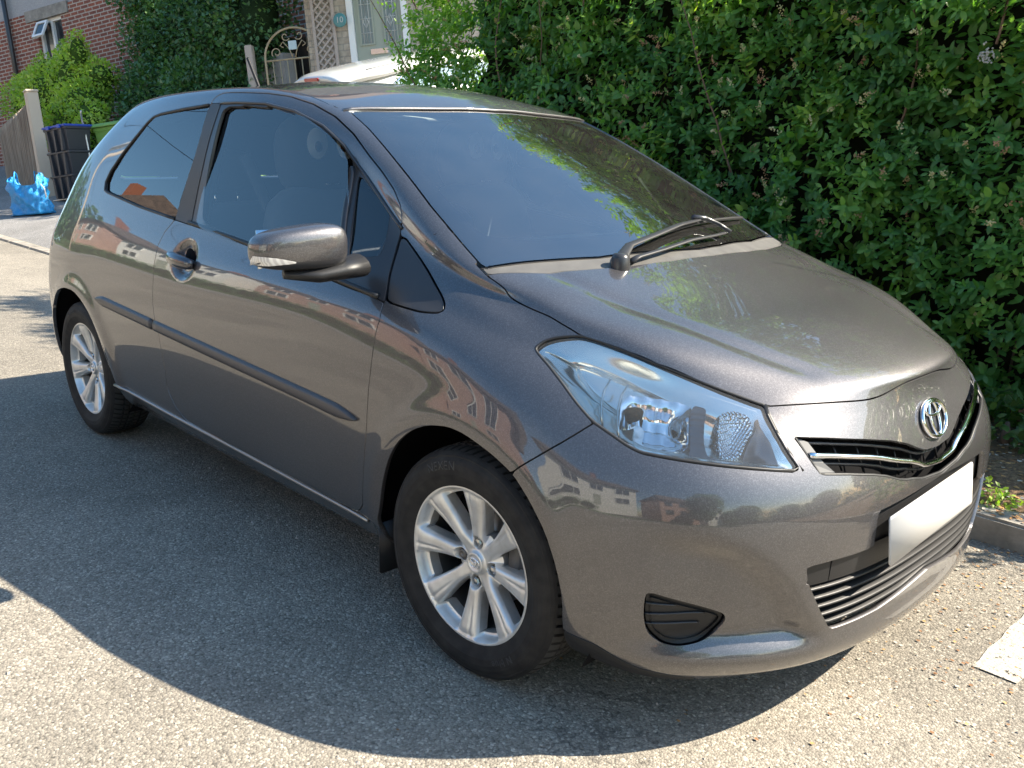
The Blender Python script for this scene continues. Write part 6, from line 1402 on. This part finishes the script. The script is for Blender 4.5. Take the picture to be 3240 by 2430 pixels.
TRO = thing('box_trolley', 'steel tube trolley with a curved handle carrying the stacked boxes', 'trolley', (cx, cy, cz-.03), R(14), None, True)
link('frame', nmesh('frame', *tube([(.34, .10, .02), (.33, .12, .7), (.31, .12, 1.02), (.32, .10, 1.12), (.38, .06, 1.22), (.42, .04, 1.25)], .014, 8), METAL), TRO)
link('foot_plate', nmesh('plate', *box(0, 0, .013, .66, .34, .012), METAL, False), TRO)
for s in (-1, 1): link('wheel', nmesh('wheel', *(lambda vf: ([(p[0]+.37, p[1]+s*.12, p[2]+.06) for p in vf[0]], vf[1]))(lathe([(0, -.015), (.055, -.015), (.06, 0), (.055, .015), (0, .015)], 16, 'Y')), BINBLK), TRO)
# blue woven bag, slumped, open top with two ears
bx, by = -12.3, 1.90; BG = thing('blue_bag', 'crumpled bright blue woven shopping bag standing open on the driveway', 'bag', (bx, by, gz(bx, by)+.002), R(18), None, True)
V = []; nu, nvv = 56, 16; r2 = np.random.default_rng(4)
for j in range(nvv+1):
    t = j/nvv
    for i in range(nu):
        a = 2*math.pi*i/nu; c, s = math.cos(a), math.sin(a); p = 4.0; k = (abs(c)**p+abs(s)**p)**(-1/p)
        w_ = .36+.02*math.sin(3*a+4*t)-.03*t; d_ = .17+.03*math.sin(2*a+7*t)
        wr = .014*math.sin(9*a+13*t)+.012*math.sin(17*a-9*t)+.010*r2.normal()
        zt_ = .50+.05*math.sin(2*a+.5)+.10*math.exp(-((abs(c)-1)/.10)**2)
        V.append((c*k*(w_+wr), s*k*(d_+wr), t*zt_))
F = [(j*nu+i, j*nu+(i+1) % nu, (j+1)*nu+(i+1) % nu, (j+1)*nu+i) for j in range(nvv) for i in range(nu)]+[tuple(range(nu))[::-1]]
bg_ = link('sack', nmesh('sack', V, F, BAGB, True), BG)
for s, h_ in ((-1, .70), (1, .66)): link('strap', nmesh('strap', *tube([(s*.28, -.06, .50), (s*.25, -.02, h_), (s*.31, .04, h_-.03), (s*.33, .06, .48)], .014, 6, True, .35), BAGB), BG)
BG.scale = (.86, .86, .86)
link('white_strap', nmesh('wstrap', *tube([(.35, -.02, .46), (.43, -.02, .38), (.44, -.02, .26), (.39, 0, .24)], .013, 6, True, .4), WHITEPL), BG)
TW = thing('cart_wheel', 'black rubber wheel of a cart at the far left edge beside the blue bag', 'wheel', (-13.3, 1.52, gz(-13.3, 1.52)+.14), R(20), None, True)
link('tyre', nmesh('tyre', *lathe([(.07, -.04), (.12, -.045), (.138, -.02), (.138, .02), (.12, .045), (.07, .04)], 28), RUBBER), TW); link('hub', nmesh('hub', *lathe([(0, -.03), (.072, -.028), (.072, .028), (0, .03)], 20), PLASTIC), TW)
# ---------------------------------------------------------------- white hatchback on the driveway
WC = thing('white_car', 'white hatchback parked nose-in on the driveway, only its roof in view', 'car', (-6.95, 5.15, gz(-6.95, 5.15)-.02), R(90), None, False)
WC.matrix_world = WC.matrix_world @ Matrix.Rotation(R(-11.3), 4, 'Y')
WROWS = [  # half width, z at stations along the length x (nose +)
 [(-2.0, .0, .35), (-1.95, .74, .35), (-1.2, .82, .28), (0, .83, .25), (1.2, .82, .28), (1.85, .70, .32), (2.0, 0, .35)],
 [(-2.05, .0, .62), (-1.98, .78, .62), (-1.2, .85, .62), (0, .85, .60), (1.2, .84, .60), (1.90, .70, .58), (2.05, 0, .58)],
 [(-1.98, .0, .95), (-1.92, .74, .95), (-1.2, .83, .95), (0, .82, .92), (1.0, .80, .88), (1.70, .60, .78), (1.85, 0, .78)],
 [(-1.70, .0, 1.38), (-1.62, .55, 1.36), (-1.2, .60, 1.42), (-.3, .61, 1.43), (.35, .60, 1.36), (.95, .70, .98), (1.2, 0, .98)],
 [(-1.62, .0, 1.42), (-1.55, .30, 1.42), (-1.15, .33, 1.475), (-.3, .34, 1.485), (.30, .33, 1.42), (.80, .40, 1.06), (1.0, 0, 1.02)],
 [(-1.60, .0, 1.43), (-1.55, .0, 1.435), (-1.15, .0, 1.49), (-.3, .0, 1.50), (.30, .0, 1.435), (.80, 0, 1.08), (1.0, 0, 1.02)]]
V = []; F = []; m_ = 7
for s in (-1, 1):
    b0 = len(V)
    for r_ in WROWS: V += [(a, s*b, c) for a, b, c in r_]
    for i in range(5):
        for j in range(6):
            f = (b0+i*m_+j, b0+i*m_+j+1, b0+(i+1)*m_+j+1, b0+(i+1)*m_+j); F.append(f if s < 0 else f[::-1])
bm = bmesh.new(); vs = [bm.verts.new(v) for v in V]
for f in F:
    try: bm.faces.new([vs[i] for i in f])
    except ValueError: pass
bmesh.ops.remove_doubles(bm, verts=bm.verts, dist=.001); bmesh.ops.recalc_face_normals(bm, faces=bm.faces)
me = bpy.data.meshes.new('wbody'); bm.to_mesh(me); bm.free(); me.materials.append(WHITECAR)
for p in me.polygons: p.use_smooth = True
wb = link('body', me, WC); sm = wb.modifiers.new('s', 'SUBSURF'); sm.levels = sm.render_levels = 3
for s in (-1, 1):
    V = [(-1.15, s*.80, 1.00), (.75, s*.79, .98), (.30, s*.665, 1.30), (-.3, s*.655, 1.36), (-1.15, s*.66, 1.34), (-1.45, s*.70, 1.15)]
    link('side_window', nmesh('sw', V, [(0, 1, 2, 3, 4, 5)] if s < 0 else [(5, 4, 3, 2, 1, 0)], new_mat('pale car window', (.20, .28, .33), .05, spec=.8), False), WC)
    link('window_trim', nmesh('wt', *tube([V[5], V[4], V[3], V[2], V[1]], .012, 6), CHROME), WC)
link('rear_window', nmesh('rw', [(-1.93, -.55, 1.02), (-1.93, .55, 1.02), (-1.70, .44, 1.33), (-1.70, -.44, 1.33)], [(0, 3, 2, 1)], WINGL, False), WC)
V = []; ux = np.linspace(-1.80, .45, 40); vy = np.linspace(-1, 1, 31)
for a_ in ux:
    for b_ in vy:
        rr = smoothstep(-1.80, -1.62, a_); wv = .62*(.80+.20*smoothstep(-1.8, -1.3, a_)); V.append((a_, b_*wv, 1.515-.050*((a_+.45)/1.3)**2-.085*abs(b_)**3.2-.045*(1-rr)**2))
nb_ = 31; Fr = [(i*nb_+j, (i+1)*nb_+j, (i+1)*nb_+j+1, i*nb_+j+1) for i in range(39) for j in range(30)]
nv_ = len(V); V += [(p[0]+(.05 if p[0] < -1.7 else 0), p[1]*.97, p[2]-.05) for p in V]; Fr += [(a_+nv_, d_+nv_, c_+nv_, b_+nv_) for a_, b_, c_, d_ in Fr]
Fr += [(j, j+1, j+1+nv_, j+nv_) for j in range(30)]+[(i*nb_, i*nb_+nv_, (i+1)*nb_+nv_, (i+1)*nb_) for i in range(39)]+[(i*nb_+30, (i+1)*nb_+30, (i+1)*nb_+30+nv_, i*nb_+30+nv_) for i in range(39)]
link('roof_skin', nmesh('roofskin', V, Fr, WHITECAR), WC)
for s in (-1, 1): link('roof_groove', nmesh('groove', *tube([(a_, s*.50*(.85+.15*smoothstep(-1.8, -1.3, a_)), 1.515-.050*((a_+.45)/1.3)**2-.085*abs(.80)**3.2+.001) for a_ in np.linspace(-1.45, .4, 20)], .005, 5), GREYPL), WC)
link('brake_light', nmesh('bl', *box(-1.800, 0, 1.408, .02, .26, .034, 0, .006), RED, False), WC)
for xw in (-1.25, 1.25):
    for s in (-1, 1):
        w_ = link('wheel', None, WC); w_.location = (xw, s*.74, .30); link('tyre', nmesh('t', *lathe([(.2, -.09), (.28, -.10), (.30, -.06), (.30, .06), (.28, .10), (.2, .09)], 32), RUBBER), w_); link('rim', nmesh('r', *lathe([(0, -.05*1), (.2, -.08), (.2, .08), (0, .05)], 24), ALLOY), w_)
# ---------------------------------------------------------------- across the street (seen mirrored in the car)
link('far_pavement', nmesh('fp', *box(-20, -8.1, .03, 140, 1.7, .14), TARMAC, False), kind='structure')
link('far_lawn', nmesh('fl', *box(-20, -11.5, .02, 140, 5.0, .15), new_mat('mown grass', (.06, .11, .025), .9), False), kind='structure')
bl = [(i*1.3, .1*math.sin(i), .55, .95, .45, .62+.06*math.sin(i*2.3)) for i in range(-22, 12)]
bush('garden_hedge', 'long clipped green hedge across the street', 'hedge', (-14, -9.6, .1), bl, 16000, .12, IVY, .55, .2)
for i, (hx, mt, gab) in enumerate(((-46, PINK, 0), (-33, WHITEW, 1), (-21.5, PINK, 0), (-10.5, PINK, 1), (1.5, WHITEW, 0))):
    lab = ['pinkish brick house with hipped roof, farthest along the opposite row', 'white rendered house with a gable, second farthest in the opposite row', 'pinkish brick house in the middle of the opposite row', 'pinkish brick gabled house next to the nearest white one across the street', 'white rendered house nearest to the car across the street'][i]
    h = thing('terrace_house', lab, 'house', (hx, -15.0, 1.5), math.pi, 'houses in the row across the street', True)
    hbox('wall', mt, -4.6, 4.6, 0, 6, -1.5, 4.7, h)
    for wx in (-3, 0, 3):
        for wz in (.9, 3.1):
            if wx == 0 and wz < 1: hbox('front_door', SAGE, -.45, .45, -.03, -.002, .0, 2.05, h); continue
            w_ = link('window', None, h); hbox('pane', WINGL, wx-.75, wx+.75, -.02, -.004, wz, wz+1.15, w_)
            for a in ((wx-.83, wx-.75, wz-.08, wz+1.23), (wx+.75, wx+.83, wz-.08, wz+1.23), (wx-.03, wx+.03, wz, wz+1.15)): hbox('frame', UPVC, a[0], a[1], -.06, -.003, a[2], a[3], w_)
            for a in ((wz-.08, wz), (wz+1.15, wz+1.23)): hbox('frame', UPVC, wx-.75, wx+.75, -.06, -.003, a[0], a[1], w_)
    v = [(-5, -.5, 4.702), (5, -.5, 4.702), (5, 6.5, 4.702), (-5, 6.5, 4.702), (-3.2 if not gab else -5, 3, 7.3), (3.2 if not gab else 5, 3, 7.3)]
    link('roof', nmesh('roof', v, [(3, 2, 1, 0), (0, 1, 5, 4), (2, 3, 4, 5), (1, 2, 5), (3, 0, 4)], TILE, False), h)
    ch = hbox('chimney', CHIMB, -.3+2*(i % 2), .4+2*(i % 2), 2.6, 3.2, 6.6, 8.2, h)
PO = thing('utility_pole', 'tall wooden utility pole with wires across the street', 'pole', (-25.5, -7.8, 0), 0, None, True)
link('shaft', nmesh('shaft', *tube([(0, 0, -.5), (0, 0, 8.2)], [.15, .11], 14), POSTC), PO); link('cross_arm', nmesh('arm', *box(0, 0, 7.6, .1, 1.3, .1), WOODD, False), PO)
link('street_lamp_arm', nmesh('la', *tube([(0, 0, 6.2), (.6, .4, 6.6), (1.3, .8, 6.7)], .03, 8), METAL), PO); link('lamp_head', nmesh('lh', *box(1.6, .95, 6.7, .6, .2, .12, R(32), .03), WHITECAR), PO)
for k, (a, b) in enumerate((((-25.5, -7.8, 8.1), (-45, -15, 6.8)), ((-25.5, -7.8, 8.0), (12, -8, 8.4)), ((-25.5, -7.8, 7.9), (-15, 7, 6.4)), ((-25.5, -7.8, 8.0), (-21, -15, 6.2)))):
    pts = [tuple(np.array(a)+(np.array(b)-np.array(a))*t-np.array([0, 0, 1.6*t*(1-t)])) for t in np.linspace(0, 1, 20)]
    wr_ = link('overhead_wire', nmesh('wire', *tube(pts, .012, 5), MATTEBLK), None, ['black overhead wire running from the pole to the farthest opposite houses', 'black overhead wire running from the pole down the street', 'black overhead wire crossing the street from the pole', 'black overhead wire from the pole to the middle opposite house'][k], 'wire', 'overhead wires')
bush('garden_tree', 'round green tree down the street in front of the car', 'tree', (9, -6.5, 0), [(0, 0, 3.6, 2.0, 2.0, 1.9), (.9, .5, 4.4, 1.3, 1.3, 1.2), (-1.0, -.4, 3.0, 1.3, 1.3, 1.2)], 6000, .2, IVY, .5, .2)
# low weeds by the kerb
bush('kerb_weed', 'small bright green weed growing over the kerb in front of the car', 'weed', (.52, 1.12, .08), [(0, 0, .045, .07, .045, .05), (.06, .02, .03, .05, .04, .035)], 160, .026, GOLD, .5, .2, None, False, 0, 4)
bush('verge_plant', 'small grey-green leafy plant with a pink flower at the foot of the hedge', 'plant', (.35, 1.85, .10), [(0, 0, .10, .22, .16, .12), (.2, .1, .08, .18, .14, .1)], 420, .06, LAWNL, .15, .1, None, False, 0, 8)

for i, (tx, ty, th, tr) in enumerate(((16, -12, 5.5, 2.4), (22, -5, 6.2, 2.8), (27, 3, 6.0, 2.9), (19, 8, 5.6, 2.6), (33, -13, 7, 3.2), (12, 12, 5.5, 2.6), (36, 10, 7, 3.4))):  # trees added out of view to hide the bright horizon mirrored in the bumper
    bush('street_tree', ['leafy tree across the street, nearest beyond the round tree', 'leafy tree straight down the street, left of the tallest', 'broad tree at the bottom of the street on the kerb side', 'leafy tree beyond the end of the hedge', 'tall tree far down the street on the far side', 'leafy tree behind the end of the hedge', 'tallest tree far down the street on the kerb side'][i], 'tree', (tx, ty, 0), [(0, 0, th*.62, tr, tr, th*.36), (tr*.5, .3, th*.8, tr*.6, tr*.6, th*.22), (-tr*.5, -.4, th*.55, tr*.6, tr*.6, th*.25)], 6000, .30, IVY, .45, .25, 'trees down the street', True, .02, 4, IVCORE, .55)

for k, (hx, mt) in enumerate(((14, PINK), (27, WHITEW))):  # unseen houses added to the row to cover horizon glare on the bumper
    h = thing('terrace_house', ['pinkish brick house down the street past the white one', 'white rendered house farthest down the street on the opposite side'][k], 'house', (hx, -15.0, 1.5), math.pi, 'houses in the row across the street', True)
    hbox('wall', mt, -4.6, 4.6, 0, 6, -2.5, 4.7, h); link('roof', nmesh('roof', [(-5, -.5, 4.702), (5, -.5, 4.702), (5, 6.5, 4.702), (-5, 6.5, 4.702), (-3.2, 3, 7.3), (3.2, 3, 7.3)], [(3, 2, 1, 0), (0, 1, 5, 4), (2, 3, 4, 5), (1, 2, 5), (3, 0, 4)], TILE, False), h)
    for wx in (-3, 0, 3):
        for wz in (.9, 3.1): hbox('window', WINGL, wx-.75, wx+.75, -.02, -.004, wz, wz+1.15, h)
bush('distant_wood', 'dark belt of trees closing the lower end of the street', 'wood', (48, 0, -6), [(0+2*math.sin(i), -44+4.4*i, 5.5+1.2*math.sin(i*1.9), 4, 4, 7+1.3*math.sin(i*2.7)) for i in range(22)], 16000, 1.0, IVY, .4, .3, None, True, .02, 4, IVCORE, .6)  # unseen tree mass added to shut off the warm horizon glare

bush('hill_trees', 'belt of trees closing the upper end of the street behind the car', 'wood', (-78, 0, 0), [(3*math.sin(i), -50+4.6*i, 5.5+1.2*math.sin(i*1.9), 4, 4, 7+1.3*math.sin(i*2.7)) for i in range(12)], 14000, 1.0, IVY, .45, .3, None, True, .02, 4, IVCORE, .6)  # added blocker: keeps bright horizon sky out of the rear quarter's reflection
# ---------------------------------------------------------------- turn the street frame so that plumb is plumb
bpy.context.view_layer.update()
for o in list(scene.objects):
    if o.parent is None and o.type not in ('CAMERA', 'LIGHT'):
        o.matrix_world = TILT @ o.matrix_world
bpy.context.view_layer.update()
